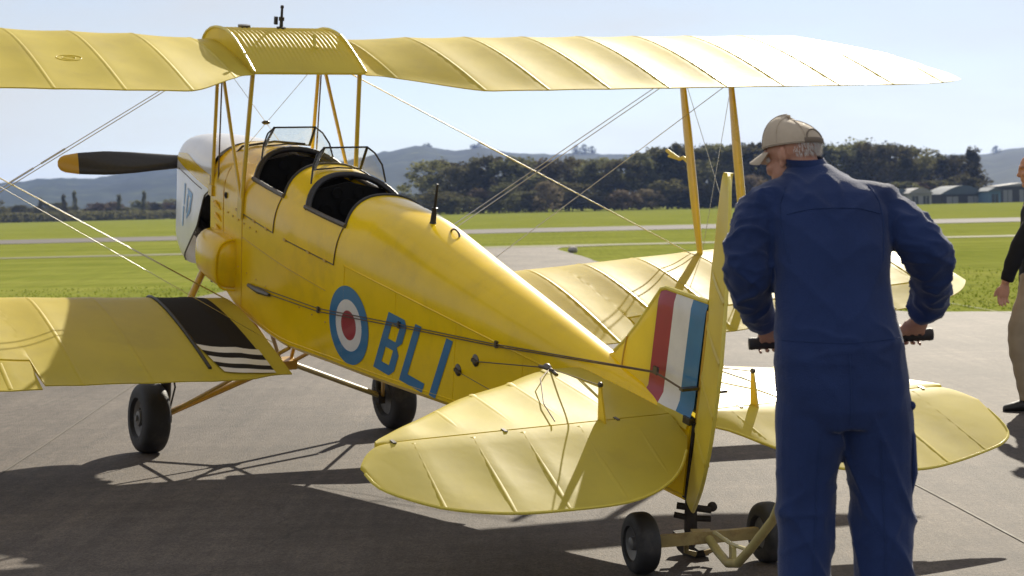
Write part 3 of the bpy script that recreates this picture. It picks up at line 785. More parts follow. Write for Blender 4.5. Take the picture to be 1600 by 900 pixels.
part(MB().tube([(x, cow_y(x, .012 + .035 * (x - .5)) + .001, .012 + .035 * (x - .5)) for x in np.arange(.3, 1.2, .06)], .003, 5), 'cowl_seam', M['cable'], cowl)
part(MB().tube([tuple(np.array(cow_pt(p, 1.0)) + np.array([0, .001, 0])) for p in np.linspace(.34, .93, 18)], .006, 6), 'cowl_edge', M['steel'], cowl)
def cow_quads(qs):
    mb = MB()
    for q in qs:
        q = [np.array(c, float) for c in q]
        def fn(i, j):
            s_, t_ = i / 4, j / 4; p = (q[0] * (1 - s_) + q[1] * s_) * (1 - t_) + (q[3] * (1 - s_) + q[2] * s_) * t_
            return (p[0], cow_y(p[0], p[1]) + .003, p[1])
        mb.add(*grid(5, 5, fn))
    return mb
em = [[(.665, -.060), (.86, -.062), (.84, -.105), (.70, -.105)], [(.79, -.105), (.84, -.105), (.775, -.215), (.735, -.195)], [(.66, -.255), (.735, -.195), (.775, -.215), (.635, -.29)], [(.665, -.105), (.705, -.105), (.66, -.24), (.63, -.25)], [(.56, -.05), (.60, -.05), (.57, -.20), (.545, -.21)], [(.52, -.22), (.56, -.22), (.54, -.36), (.51, -.37)]]
part(cow_quads(em), 'emblem', mat('pale_blue_emblem', (.13, .36, .66), .4, coat=.3, var=.2, vscale=14), cowl)
# engine block seen through the gap under the cowl
eb = MB().box((.85, 0, -.15), (.95, .26, .5))
for x in (.45, .7, .95, 1.2):
    eb.lathe((x, 0, -.12), (0, 0, -1), [(.0, .09)] + [(h, .105 if k % 2 else .085) for k, h in enumerate(np.arange(.03, .34, .018))] + [(.36, .08)], 18)
eb.tube([(.5, .14, -.3), (.9, .17, -.32), (1.25, .18, -.36)], .035, 10).box((1.36, 0, -.1), (.02, .60, .62))
part(eb, 'engine', M['engine'])
part(MB().tube([(1.25, .26, -.36), (1.36, .30, -.45), (1.42, .30, -.52)], .03, 10).box((1.38, .22, -.46), (.14, .14, .10)), 'carburettor', M['engine'])
# exhaust stub and hoses on the starboard / deck
part(MB().tube([(1.50, .30, .12), (1.47, .30, .24), (1.55, .20, .40), (1.72, .05, .462), (1.86, -.10, .47)], .008, 8), 'fuel_hose', M['black'])
# oil tank on the port side
ot = MB(); rg = []
for x, sc_, zo in ((1.36, .35, -.30), (1.41, .72, -.30), (1.52, .95, -.29), (1.68, 1.0, -.29), (1.84, 1.0, -.29), (1.90, .93, -.29), (1.925, .8, -.29)):
    ring = []
    for k in range(28):
        a = 2 * math.pi * k / 28; zz = zo + .165 * sc_ * np.sign(math.sin(a)) * abs(math.sin(a)) ** .7
        yy = .33 + (.155 * sc_) * max(0, math.cos(a)) ** .6 if math.cos(a) > 0 else .28
        ring.append((x, yy, zz))
    rg.append(ring)
ot.rings(rg); tank_o = part(ot, 'oil_tank', M['yellow'], angle=60)
part(MB().tube([(1.905, .33 + .15 * max(0, math.cos(a)) ** .6, -.29 + .165 * np.sign(math.sin(a)) * abs(math.sin(a)) ** .7) for a in np.linspace(-1.55, 1.55, 16)], .007, 6), 'tank_strap', M['yellow'], tank_o)
part(MB().lathe((1.345, .36, -.36), (-1, 0, 0), [(0, .02), (.03, .02), (.03, .012), (.005, .012)], 12), 'oil_pipe', M['black'], tank_o)

# --- propeller (horizontal), spinner hub
def blade(sg):
    mb = MB(); tip = MB()
    def ring(r_):
        t = r_ / .985
        ch = np.interp(t, [.04, .12, .25, .45, .65, .85, .95, .985, 1.0], [.05, .052, .066, .082, .088, .076, .060, .045, .018])
        tk = np.interp(t, [.04, .2, .5, 1], [.05, .034, .018, .006]); tw = R(np.interp(t, [0, .2, 1], [58, 46, 16]))
        o = []
        for k in range(16):
            a = 2 * math.pi * k / 16; c0, n0 = ch * math.cos(a), tk * math.sin(a)
            o.append((.085 - (c0 * math.sin(tw) * sg - n0 * math.cos(tw)) * 1.0, sg * r_, .0 + c0 * math.cos(tw) + n0 * math.sin(tw) * sg + (.0)))
        return o
    mb.rings([ring(r_) for r_ in np.linspace(.04, .842, 18)]); tip.rings([ring(r_) for r_ in list(np.linspace(.842, .96, 6)) + [.973, .981, .985]])
    return mb, tip
pr = MB().lathe((.02, 0, 0), (1, 0, 0), [(0, .05), (.02, .09), (.12, .10), (.14, .06)], 24)
propo = part(pr, 'propeller', M['prop'])
for sg in (1, -1):
    b_, t_ = blade(sg); bo = part(b_, 'propeller_blade', M['prop'], propo); part(t_, 'blade_tip', M['proptip'], propo)['label'] = 'yellow painted propeller tip'

# --- wings
PC = [0, .0125, .025, .05, .1, .15, .2, .3, .4, .5, .6, .7, .8, .9, 1]
PU = [.004, .0215, .031, .044, .059, .067, .071, .074, .071, .065, .056, .045, .032, .017, .003]
PL = [-.002, -.013, -.016, -.017, -.015, -.012, -.010, -.006, -.004, -.003, -.002, -.001, -.001, 0, -.002]
WING = {'u': dict(te0=2.53, sw=.142, z0=.905, dz=.040, y0=.372, y1=4.425, inc=.070), 'l': dict(te0=3.05, sw=.123, z0=-.70, dz=.091, y0=.400, y1=4.485, inc=.070)}
CH = 1.33
def planform(wk, y):
    w = WING[wk]; full = w['te0'] + w['sw'] * y; le = full - CH; te = full
    t = max(0, (y - (w['y1'] - .78)) / .78)
    if wk == 'u': le += 1.0 * t ** 2.4; te -= .12 * t ** 4
    else: le += .80 * t ** 2.8; te -= .30 * t ** 3.2
    if wk == 'u' and y < .97: te = 2.12 + (full - 2.12) * sstep(.33, 1.0, y) ** .9
    if wk == 'l' and y < .80: te = te - .075 * (1 - sstep(.40, .8, y))
    return le, te, full
RIBS = {'u': [.40] + [.936 + .410 * k - .41 for k in range(10)], 'l': [.42, .66, .93] + [1.30 + .40 * k for k in range(8)]}
RIBS = {k: [y for y in v if y < WING[k]['y1'] - .12] for k, v in RIBS.items()}
def sagf(wk, y):
    r = RIBS[wk]
    if y <= r[0] or y >= r[-1]: return 0.0
    i = bisect(r, y) - 1; t = (y - r[i]) / (r[i + 1] - r[i]); return math.sin(math.pi * t) ** 1.0
def wpt(wk, sg, y, c, top=True, off=0.0):
    w = WING[wk]; le, te, full = planform(wk, y); ch = te - le; s = sagf(wk, y)
    te_s = te - .010 * s * c ** 6
    x = le + (te_s - le) * c
    z = w['z0'] + w['dz'] * y + w['inc'] * (full - x)
    pr_ = np.interp(c, PC, PU if top else PL)
    thick = min(1.0, ch / CH) * (1 if ch > .5 else .8)
    z += pr_ * CH * thick
    env = (4 * c * (1 - c)) ** .5 if 0 < c < 1 else 0
    z += (-.0120 if top else .008) * s * env * (.5 + .5 * thick) * (1 if .06 < c else .4)
    return (x, sg * y, z + off)
def wing_panel(wk, sg, te_cut=None):
    """te_cut: (y0, y1, c) strip left open for the aileron"""
    r = RIBS[wk]; w = WING[wk]; ys = [w['y0']]
    for a, b in zip(r, r[1:]): ys += list(np.linspace(a, b, 9)[:-1])
    ys += [r[-1]] + list(r[-1] + (w['y1'] - r[-1]) * (1 - (1 - np.linspace(0, 1, 16)[1:]) ** 1.8))
    if te_cut: ys += [te_cut[0] - .004, te_cut[0] + .004, te_cut[1] - .004, te_cut[1] + .004]
    ys = sorted(y for y in ys if y >= w['y0'])
    cs = [1 - (k / 26) for k in range(20)] + [.24, .20, .165, .13, .10, .075, .05, .03, .014, .004]
    rows = []
    for y in ys:
        cm = te_cut[2] if te_cut and te_cut[0] < y < te_cut[1] else 1.0
        rows.append([wpt(wk, sg, y, c * cm, True) for c in cs] + [wpt(wk, sg, y, 0, True)] + [wpt(wk, sg, y, c * cm, False) for c in cs[::-1]])
    return MB().rings(rows)
def tapes(wk, sg, parent, ys, c0=.02, c1=.995, cm=None):
    for y in ys:
        cc = [c0 + (c1 - c0) * k / 22 for k in range(23)]
        if cm and cm[0] < y < cm[1]: cc = [c * cm[2] / .999 for c in cc]
        mb = MB(); v = []; hw = .014
        for k, c in enumerate(cc):
            for d, o in ((-hw, .0002), (-hw * .5, .0012), (0, .0022 + .0010 * (k % 2)), (hw * .5, .0012), (hw, .0002)): v.append(wpt(wk, sg, y + d, c, True, o))
        mb.add(v, [(i * 5 + j, i * 5 + j + 1, i * 5 + j + 6, i * 5 + j + 5) for i in range(22) for j in range(4)])
        part(mb, 'rib_tape', M['fabric'], parent)
AIL = (1.915, 4.06, .775)
wings = {}
for sg in (1, -1):
    wings['u', sg] = part(wing_panel('u', sg), 'upper_wing', M['fabric'], angle=30)
    tapes('u', sg, wings['u', sg], RIBS['u'][1:])
    wings['l', sg] = part(wing_panel('l', sg, AIL), 'lower_wing', M['fabric'], angle=30)
    tapes('l', sg, wings['l', sg], RIBS['l'][3:], cm=AIL)
    # leading edge strip proud of the fabric, inspection ring, trailing edge wire
    for yy, c in (((1.53, .62),) if sg == 1 else ()):
        ins = MB()
        ring = [wpt('u', sg, yy + .075 * math.cos(a), c + .035 * math.sin(a), True, .0008) for a in np.linspace(0, 2 * math.pi, 25)[:-1]]
        ins.tube(ring + ring[:1], .0022, 6)
        ins.tube([wpt('u', sg, yy + .04 * math.cos(a), c + .016 * math.sin(a), True, .001) for a in np.linspace(0, 2 * math.pi, 17)], .002, 6)
        part(ins, 'inspection_ring', M['fabric'], wings['u', sg])
    # aileron
    ys = [AIL[0] + .012] + [y + d for y in RIBS['l'] if AIL[0] + .03 < y < AIL[1] - .03 for d in (-.2, -.13, -.07, 0, .07, .13)] + [AIL[1] - .012]
    ys = sorted(y for y in ys if AIL[0] + .012 <= y <= AIL[1] - .012); rows = []
    for y in ys:
        ring = []
        hx, _, hz = wpt('l', sg, y, AIL[2] + .012, True); dr_ = math.tan(R(3.5))
        for top, cl in ((True, np.linspace(1, AIL[2] + .012, 9)), (False, np.linspace(AIL[2] + .012, 1, 9))):
            for c in cl:
                p = wpt('l', sg, y, c, top); ring.append((p[0] + .008, p[1], p[2] - dr_ * (p[0] - hx)))
        rows.append(ring)
    ail = part(MB().rings(rows), 'aileron', M['fabric'], angle=30)
    for y in [y for y in RIBS['l'] if AIL[0] + .05 < y < AIL[1] - .05]:
        v = []
        for k in range(9):
            c = AIL[2] + .03 + (.99 - AIL[2] - .03) * k / 8; hx = wpt('l', sg, y, AIL[2] + .012, True)[0]
            for d, o in ((-.014, .0003), (0, .003), (.014, .0003)):
                p = wpt('l', sg, y + d, c, True, o); v.append((p[0] + .008, p[1], p[2] - dr_ * (p[0] - hx)))
        part(MB().add(v, [(i * 3 + j, i * 3 + j + 1, i * 3 + j + 4, i * 3 + j + 3) for i in range(8) for j in (0, 1)]), 'rib_tape', M['fabric'], ail)
# walkway and stripes on the wing roots
def wing_patch(wk, sg, corners, off, N=14):
    """corners (y, c) x4"""
    q = [np.array(c, float) for c in corners]
    def fn(i, j):
        s_, t_ = i / N, j / N; p = (q[0] * (1 - s_) + q[1] * s_) * (1 - t_) + (q[3] * (1 - s_) + q[2] * s_) * t_
        return wpt(wk, sg, p[0], p[1], True, off)
    return MB().add(*grid(N + 1, N + 1, fn))
for sg in (1, -1):
    part(wing_patch('l', sg, [(.545, .02), (.90, .02), (.885, .68), (.515, .76)], .006), 'walkway', M['walk'], wings['l', sg])['label'] = 'black anti-slip walkway'
    part(MB().tube([wpt('l', sg, .905, c, True, .006) for c in np.linspace(.01, .90, 24)], .011, 6), 'walkway_edge', M['black'], wings['l', sg])
    cc = [.74, .795, .845, .90, .945, .992]
    for k in range(5):
        ya, yb = .89 - .05 * (k / 4), .505 - .0 * k
        c0, c1 = cc[k], cc[k + 1]; sk = .115
        mm = M['offwhite'] if k % 2 == 0 else M['walk']
        part(wing_patch('l', sg, [(yb, min(.990, c0 + .022)), (ya, c0 - sk + .055), (ya - .012, c1 - sk + .055), (yb, min(.996, c1 + .022))], .0075 + .0006 * k, 8), 'step_stripe', mm, wings['l', sg])

# --- centre section fuel tank
prof_u = [(1.195, 1.005), (1.203, 1.035), (1.225, 1.062), (1.27, 1.095), (1.34, 1.125), (1.42, 1.143), (1.52, 1.152), (1.62, 1.150), (1.70, 1.140), (1.78, 1.118), (1.86, 1.088), (1.95, 1.050), (2.04, 1.008), (2.125, .968)]
prof_l = [(2.125, .955), (1.9, .938), (1.6, .935), (1.35, .955), (1.22, .985)]
ck = MB(); rows = []
for k in range(0, 151):
    y = -.366 + .732 * k / 150; cor = math.cos(2 * math.pi * y / .0293) if abs(y) < .345 else -1
    rows.append([(x, y, z + (.0042 * cor if 1.30 < x < 1.95 else 0)) for x, z in prof_u] + [(x, y, z) for x, z in prof_l])
ck.rings(rows)
ftank = part(ck, 'fuel_tank', M['fabric'], angle=35)
ftank['label'] = 'corrugated fuel tank in the upper wing centre'
for sg in (1, -1):
    part(MB().tube([(x, sg * .369, z + .004) for x, z in prof_u[1:]], .009, 6), 'tank_edge', M['tape'], ftank)
gx, gy = 1.50, -.045
part(MB().lathe((gx, gy, 1.15), (0, 0, 1), [(0, .03), (.012, .03), (.014, .012), (.05, .011), (.052, .018), (.075, .018), (.077, .009), (.13, .008), (.132, .012), (.15, .010)], 14).box((gx - .02, gy + .03, 1.20), (.02, .02, .05)), 'fuel_gauge', M['black'], ftank)
part(MB().lathe((1.46, .19, 1.146), (0, 0, 1), [(0, .04), (.02, .04), (.022, .02)], 16), 'filler_cap', M['steel'], ftank)
part(MB().tube([(1.86, -.13, 1.085), (1.84, -.13, 1.16)], .011, 8).box((1.86, -.13, 1.085), (.04, .03, .012)), 'grab_post', M['tape'], ftank)

# --- cabane struts, interplane struts
def strut(name, a, b, r, flat=.42, m='strut', bow=0, parent=None):
    a = np.array(a, float); b = np.array(b, float); pts = []; rr = []
    for k in range(13):
        t = k / 12; pts.append(a + (b - a) * t); rr.append(r * (.62 + .38 * min(1, 3.2 * min(t, 1 - t)) if r > .03 else 1))
    return part(MB().tube(pts, rr, 12, flat, (1, 0, 0)), name, M[m], parent)
for sg in (1, -1):
    A, B_ = (1.445, .347 * sg, .975), (1.404, .339 * sg, .095)
    strut('cabane_strut', A, B_, .018, .6)
    strut('cabane_strut', (1.475, .347 * sg, .975), (2.026, .380 * sg, .165), .017, .6)
    strut('cabane_strut', (2.066, .354 * sg, .955), (2.045, .380 * sg, .165), .021, .6)
    part(MB().box((2.035, .384 * sg, .11), (.07, .014, .13)).box((1.404, .345 * sg, .085), (.06, .02, .07)), 'strut_fitting', M['strut'])
    part(MB().tube([(1.50, .34 * sg, .96), (1.50, .335 * sg, .14)], .005, 6), 'fuel_pipe', M['cable'])
    f1 = strut('interplane_strut', (1.819, 2.945 * sg, .955), (2.285, 2.952 * sg, -.300), .048, .36)
    f2 = strut('interplane_strut', (2.435, 2.935 * sg, .960), (2.88, 2.952 * sg, -.36), .048, .36)
    part(MB().box((2.29, 2.952 * sg, -.30), (.09, .03, .05)).tube([(2.24, 2.9 * sg, -.30), (2.29, 2.95 * sg, -.30), (2.3, 2.99 * sg, -.31)], .012, 6), 'strut_fitting', M['steel'])
pit = MB().tube([(2.02, -2.95, .33), (1.95, -2.952, .35), (1.90, -2.95, .33), (1.74, -2.95, .36)], .014, 8).tube([(1.92, -2.95, .33), (1.77, -2.95, .325)], .010, 8)
part(pit, 'pitot_head', M['tape'])
# cable junction lamp on the port cabane
part(MB().tube([(1.50, .36, .955), (1.72, .47, .945), (1.80, .42, .935)], .012, 8).tube([(1.62, .45, .945), (1.76, .44, .93)], .028, 8).tube([(1.74, .45, .93), (1.70, .42, .86), (1.58, .37, .84), (1.50, .35, .80)], .006, 6), 'cable_clamp', M['black'])

# --- rigging wires
def wire(a, b, r=.0036, m='wire', name='bracing_wire', seg=1):
    a = np.array(a, float); b = np.array(b, float)
    part(MB().tube([a + (b - a) * k / seg for k in range(seg + 1)], r, 8, .6, (1, 0, 0)), name, M[m])
for sg in (1, -1):
    for dx in (0, .055):
        wire((2.02 + dx, .40 * sg, -.50), (1.79 + dx, 2.93 * sg, .93), .0042, name='flying_wire')
        wire((1.42 + dx, .36 * sg, .955), (2.27 + dx, 2.92 * sg, -.29), .0042, name='landing_wire')
    wire((2.70, .40 * sg, -.56), (2.44, 2.90 * sg, .95), .0034, name='flying_wire')
    wire((1.84, 2.95 * sg, .93), (2.86, 2.95 * sg, -.34), .003, name='incidence_wire')
    wire((2.43, 2.94 * sg, .93), (2.30, 2.95 * sg, -.28), .003, name='incidence_wire')
    wire((1.46, .345 * sg, .95), (1.41, -.335 * sg, .12), .0028, name='cabane_wire')
    for t in (.44, .52):
        a = np.array((1.42, .36 * sg, .955)); b = np.array((2.27, 2.92 * sg, -.29)); p = a + (b - a) * t
        d = (b - a) / np.linalg.norm(b - a)
        part(MB().tube([p - d * .09, p + d * .09], .006, 8), 'wire_glint', M['wire'])  # thicker wire lengths shaped to stand in for the sun glint
part(MB().ball((1.43, .0, .53), (.014, .03, .014), 10, 6), 'cabane_wire_disc', M['steel'])

# --- windscreens
def screen(x0, zb, top):
    (tx, ty, tz) = top; P_ = {}
    for sg in (1, -1):
        P_[sg] = ((x0, .152 * sg, zb), (tx, ty * sg, tz), (tx + .012, .185 * sg, tz - .035), (tx + .045, .222 * sg, tz - .10), (tx + .07, .240 * sg, zb - .045))
    fr = MB().tube([P_[1][1], P_[-1][1]], .0055, 6).tube([P_[1][0], (x0 + .01, 0, zb + .012), P_[-1][0]], .005, 6)
    for sg in (1, -1): fr.tube(P_[sg][:2], .0085, 6).tube(P_[sg][1:], .0055, 6)
    s_ = part(fr, 'windscreen', M['black'])
    part(MB().add([P_[1][0], (x0 + .01, 0, zb + .012), P_[-1][0], P_[-1][1], P_[1][1]], [(0, 1, 2, 3, 4)]), 'pane', M['glass'], s_, smooth=False)
    for sg in (1, -1): part(MB().add(P_[sg], [(0, 1, 2, 3, 4)]), 'pane', M['glass'], s_, smooth=False)
screen(1.81, .452, (1.919, .138, .590))
screen(2.60, .463, (2.707, .138, .617))

# --- tail
def plan_solid(outline, thick, zf):
    """closed (x, y) outline -> lens-like solid: edge rounded, thickest inside; built from concentric insets"""
    P = np.array(outline, float); c = P.mean(0); rings = []
    top = [(1.0, .10), (.985, .55), (.95, .85), (.85, 1.0), (.6, 1.0), (.25, 1.0)]
    mb = MB(); n = len(P)
    for sgn in (1, -1):
        rg = []
        for s_, h in top: rg.append([(c[0] + (p[0] - c[0]) * s_, c[1] + (p[1] - c[1]) * s_, zf(c[0] + (p[0] - c[0]) * s_, c[1] + (p[1] - c[1]) * s_) + sgn * thick * h / 2) for p in P])
        mb.rings(rg, True, False, True)
    return mb
HX, HZ = 6.325, .155
DROOP = math.tan(R(14))
def densify(o, n=5):
    """closed Catmull-Rom through the outline points"""
    out = []; N = len(o)
    for i in range(N):
        p0, p1, p2, p3 = (np.array(o[(i + k) % N], float) for k in (-1, 0, 1, 2))
        for k in range(n):
            t = k / n; out.append(tuple(.5 * (2 * p1 + (p2 - p0) * t + (2 * p0 - 5 * p1 + 4 * p2 - p3) * t * t + (3 * p1 - p0 - 3 * p2 + p3) * t ** 3)))
    return out
def poly_seg(o, n=6):
    out = []
    for a, b in zip(o, o[1:]): out += [tuple(np.array(a) + (np.array(b) - np.array(a)) * k / n) for k in range(n)]
    return out + [o[-1]]
def surf_grid(ys, le, te, thick, zf, sg, ribs, sag=.004, taper=0.0, tip=1.4):
    rows = []
    for y in ys:
        a, b = le(y), te(y)
        i = bisect(ribs, y); s = 0
        if 0 < i < len(ribs): s = math.sin(math.pi * (y - ribs[i - 1]) / (ribs[i] - ribs[i - 1]))
        ring = []
        for top in (1, -1):
            cl = np.linspace(0, 1, 13) if top == 1 else np.linspace(1, 0, 13)
            for c in cl:
                x = a + (b - a) * c
                h = thick / 2 * (min(1, .12 + 3.0 * c ** .6) * (1 - .45 * c ** 3) if not taper else min(1, .75 + 3 * c) * (1 - taper * c ** 1.3)) * (1 - .7 * sstep(tip - .18, tip + .16, y))
                ring.append((x, sg * y, zf(x) + top * (h - sag * s * math.sin(math.pi * c) * (1 if top == 1 else 1))))
        rows.append(ring)
    return MB().rings(rows)
tl_y = [0, .09, .265, .40, .542, .851, 1.150, 1.404, 1.43]; tl_x = [5.60, 5.600, 5.612, 5.67, 5.752, 5.890, 6.100, 6.275, 6.30]
ev_y = [.05, .08, .24, .40, .583, .817, 1.088, 1.325, 1.45, 1.52, 1.545, 1.552]; ev_x = [6.46, 6.52, 6.70, 6.80, 6.850, 6.852, 6.828, 6.755, 6.67, 6.60, 6.545, 6.46]
TRIBS = [.06, .30, .55, .79, 1.04, 1.25]; ERIBS = [.25, .52, .79, 1.02, 1.285]
ev_s = ([.05, .17, .292, .493, .869, 1.056, 1.379, 1.50, 1.567, 1.60, 1.607], [6.40, 6.466, 6.607, 6.80, 6.879, 6.872, 6.804, 6.76, 6.70, 6.60, 6.48])
ev_p = (ev_y, ev_x); tl_p = tl_y
for sg in (1, -1):
    ky = 1.0 if sg == 1 else 1.045
    ev_y, ev_x = ev_p if sg == 1 else ev_s; tl_y = [q * ky for q in tl_p]
    TR_ = [q * ky for q in TRIBS]; ET = ev_y[-1]
    ys = sorted(set([.03] + [a + (b - a) * k / 8 for a, b in zip(TR_, TR_[1:]) for k in range(9)] + list(np.linspace(1.25 * ky, 1.428 * ky, 8))))
    tp = part(surf_grid(ys, lambda y: smooth_interp(y, tl_y, tl_x), lambda y: HX - .007, .052, lambda x: HZ + .0 * x, sg, TR_, tip=1.4 * ky), 'tailplane', M['fabric'], angle=35)
    ys = sorted(set([.06] + [a + (b - a) * k / 8 for a, b in zip(ERIBS, ERIBS[1:]) for k in range(9)] + [.1, .15, .2] + list(1.285 + (ET - 1.285) * (1 - (1 - np.linspace(0, 1, 14)) ** 2))))
    ele = part(surf_grid(ys, lambda y: HX + .006 + .115 * (max(0, y - ET + .162) / .162) ** 2.2, lambda y: smooth_interp(y, ev_y, ev_x), .044, lambda x: HZ - DROOP * (x - HX), sg, ERIBS, .005, .86, ET - .10), 'elevator', M['fabric'], angle=35)
    for y in TR_[1:-1]:
        a = smooth_interp(y, tl_y, tl_x) + .04
        v = [(a + (HX - .03 - a) * k / 10, sg * (y + d), HZ + .026 * (1 - .45 * (k / 10) ** 3) - .0004 + o) for k in range(11) for d, o in ((-.014, -.001), (0, .0018), (.014, -.001))]
        part(MB().add(v, [(i * 3 + j, i * 3 + j + 1, i * 3 + j + 4, i * 3 + j + 3) for i in range(10) for j in (0, 1)]), 'rib_tape', M['fabric'], tp)
    for y in ERIBS:
        e_ = smooth_interp(y + .02, ev_y, ev_x)
        v = []
        for k in range(15):
            x = HX + .03 + (e_ - .01 - HX - .03) * k / 14
            for d, o in ((-.016, -.0012), (-.006, .0002), (0, .0014 + .0010 * (k % 2)), (.006, .0002), (.016, -.0012)): v.append((x, sg * (y + d + .05 * k / 14), HZ + .0205 * (1 - .86 * ((x - HX) / (e_ - HX)) ** 1.3) - DROOP * (x - HX) + o))
        part(MB().add(v, [(i * 5 + j, i * 5 + j + 1, i * 5 + j + 6, i * 5 + j + 5) for i in range(14) for j in range(4)]), 'rib_tape', M['fabric'], ele)
    part(MB().tube([(smooth_interp(y, ev_y, ev_x), sg * y, HZ - DROOP * (smooth_interp(y, ev_y, ev_x) - HX)) for y in list(np.linspace(.12, ET - .11, 30)) + [ET - .07, ET - .04, ET - .02, ET - .008, ET - .002]], .0065, 6), 'edge_tube', M['tape'], ele)
    for y in (.32, .86, 1.36):
        part(MB().box((HX, sg * y, HZ + .008), (.035, .014, .02)), 'hinge', M['steel'], tp)
    hn = MB().prism([(HX + .035, sg * .395 - .004, HZ + .01), (HX - .03, sg * .395 - .004, HZ + .165), (HX - .045, sg * .395 - .004, HZ + .16), (HX - .02, sg * .395 - .004, HZ + .01)], (0, .008, 0))
    part(hn, 'control_horn', M['strut'], ele)
    # elevator cables: from the fuselage plate over the tailplane to the horn, and a slack second one
    jx, jy, jz = 5.635, sg * .262, .178
    wire((4.83, sg * (side_y(4.815, -.043) + .015), -.043), (jx, jy, jz), .003, 'cable', 'control_cable')
    wire((jx, jy, jz), (HX - .035, sg * .395, HZ + .158), .003, 'cable', 'control_cable')
    wire((4.68, sg * (side_y(4.66, -.14) + .015), -.14), (5.5, sg * .36, -.02), .003, 'cable', 'control_cable')
    part(MB().tube([(jx - .1, jy - .02 * sg, jz - .026), (jx + .02, jy, jz + .002), (jx + .12, jy + .02 * sg, jz + .005)], .009, 6).ball((jx, jy, jz), (.03, .018, .02), 8, 6).ball((HX - .035, sg * .395, HZ + .16), .013, 8, 6), 'turnbuckle', M['steel'])
    part(MB().tube([(jx + .02, jy, jz), (5.86, sg * .43, HZ + .055), (6.12, sg * .56, HZ + .036), (6.32, sg * .62, HZ + .03)], .0028, 5), 'control_cable', M['cable'])
# fin
fo = [(5.70, .235), (5.765, .268), (5.83, .325), (5.90, .40), (5.98, .50), (6.05, .595), (6.10, .66), (6.135, .672)]
fz = lambda x: np.interp(x, [a for a, b in fo], [b for a, b in fo]) if x < 6.135 else .672 + .068 * (x - 6.135)
bounds = [5.70, 5.78, 5.86, 5.94, 6.02, 6.098, 6.135, 6.158, 6.218, 6.28, 6.344, 6.40, 6.452]
fm = MB()
def fth(x, t): return max(.005, .021 * min(1, 5 * (x - 5.69)) * (1 - .4 * t)) + .05 * (1 - sstep(0, .16, t)) * (1 if x < 6.3 else .6)
for sg in (1, -1):
    for i in range(len(bounds) - 1):
        a, b = bounds[i], bounds[i + 1]; mid = (a + b) / 2
        mi = 1 if 6.098 < mid < 6.218 else 2 if 6.218 < mid < 6.344 else 3 if mid > 6.344 else 0
        v = []; N = 12
        for x in (a, b):
            for k in range(N + 1):
                t = k / N; z = .14 + (fz(x) - .14) * t; v.append((x + (.02 * (1 - t) - .0 if False else 0), sg * fth(x, t) * (.25 if k == N else 1), z))
        for k in range(N): fm.add([v[k], v[k + 1], v[N + 2 + k], v[N + 1 + k]], [(0, 1, 2, 3)], mi if k >= 1 else 0)
for i in range(len(bounds) - 1):      # top rib
    a, b = bounds[i], bounds[i + 1]; fm.add([(a, -.004, fz(a)), (a, .004, fz(a)), (b, .004, fz(b)), (b, -.004, fz(b))], [(0, 1, 2, 3)], 4)
fin = part(fm, 'fin', [M['fabric'], M['red'], M['offwhite'], M['blue'], M['tape']], weld=True)
fin['label'] = 'yellow fin with red, white and blue stripes'
part(MB().tube([(x, 0, fz(x) + .002) for x in bounds[1:]], .011, 8), 'fin_edge', M['tape'], fin)
part(MB().tube([(5.885, .03, .16), (5.883, .022, .3), (5.882, .012, .385)], .004, 6), 'fin_seam', M['ochre'], fin)
# rudder, turned to port
RD = R(31.3)
def rud(r_, z, off): return (6.475 + r_ * math.cos(RD) - off * math.sin(RD), r_ * math.sin(RD) + off * math.cos(RD), z)
tez = [-.17, -.10, .05, .25, .45, .62, .80, .94, 1.06, 1.16, 1.225, 1.262]
ter = [.16, .26, .44, .585, .645, .65, .58, .49, .38, .27, .17, .06]
lez = [-.17, .0, .66, .72, .80, .95, 1.10, 1.20, 1.245, 1.262]
ler = [-.01, -.01, -.01, -.14, -.145, -.13, -.10, -.06, -.01, .05]
rb_ = MB(); rows = []
zz_ = sorted(set(list(np.linspace(-.17, .655, 26)) + list(np.linspace(.665, 1.262, 26))))
RR = [-.0, .17, .40, .62, .84, 1.04]
for z in zz_:
    a = np.interp(z, lez, ler) if z > .66 else -.012
    b = smooth_interp(z, tez, ter); ring = []
    i = bisect(RR, z); s = math.sin(math.pi * (z - RR[i - 1]) / (RR[i] - RR[i - 1])) if 0 < i < len(RR) else 0
    for top in (1, -1):
        for c in (np.linspace(0, 1, 12) if top == 1 else np.linspace(1, 0, 12)):
            h = .021 * min(1, .35 + 4 * c) * (1 - .75 * c ** 2) - .003 * s * math.sin(math.pi * c)
            ring.append(rud(a + (b - a) * c, z, top * h))
    rows.append(ring)
rb_.rings(rows)
rudder = part(rb_, 'rudder', M['fabric'], angle=35)
part(MB().tube([rud(smooth_interp(z, tez, ter), z, 0) for z in np.linspace(-.16, 1.25, 40)], .008, 6), 'edge_tube', M['tape'], rudder)
part(MB().tube([rud(-.015, z, 0) for z in np.linspace(-.26, .66, 20)], .020, 10), 'rudder_post', M['ochre'], rudder)
for z in RR[1:5]:
    b = smooth_interp(z, tez, ter)
    for top in (1, -1):
        v = []
        for k in range(11):
            r_ = .02 + (b - .03) * k / 10; c = r_ / b
            h = .021 * min(1, .35 + 4 * c) * (1 - .75 * c ** 2)
            for d, o in ((-.013, .0005), (0, .005), (.013, .0005)): v.append(rud(r_, z + d, top * (h + o)))
        part(MB().add(v, [(i * 3 + j, i * 3 + j + 1, i * 3 + j + 4, i * 3 + j + 3) for i in range(10) for j in (0, 1)]), 'rib_tape', M['fabric'], rudder)
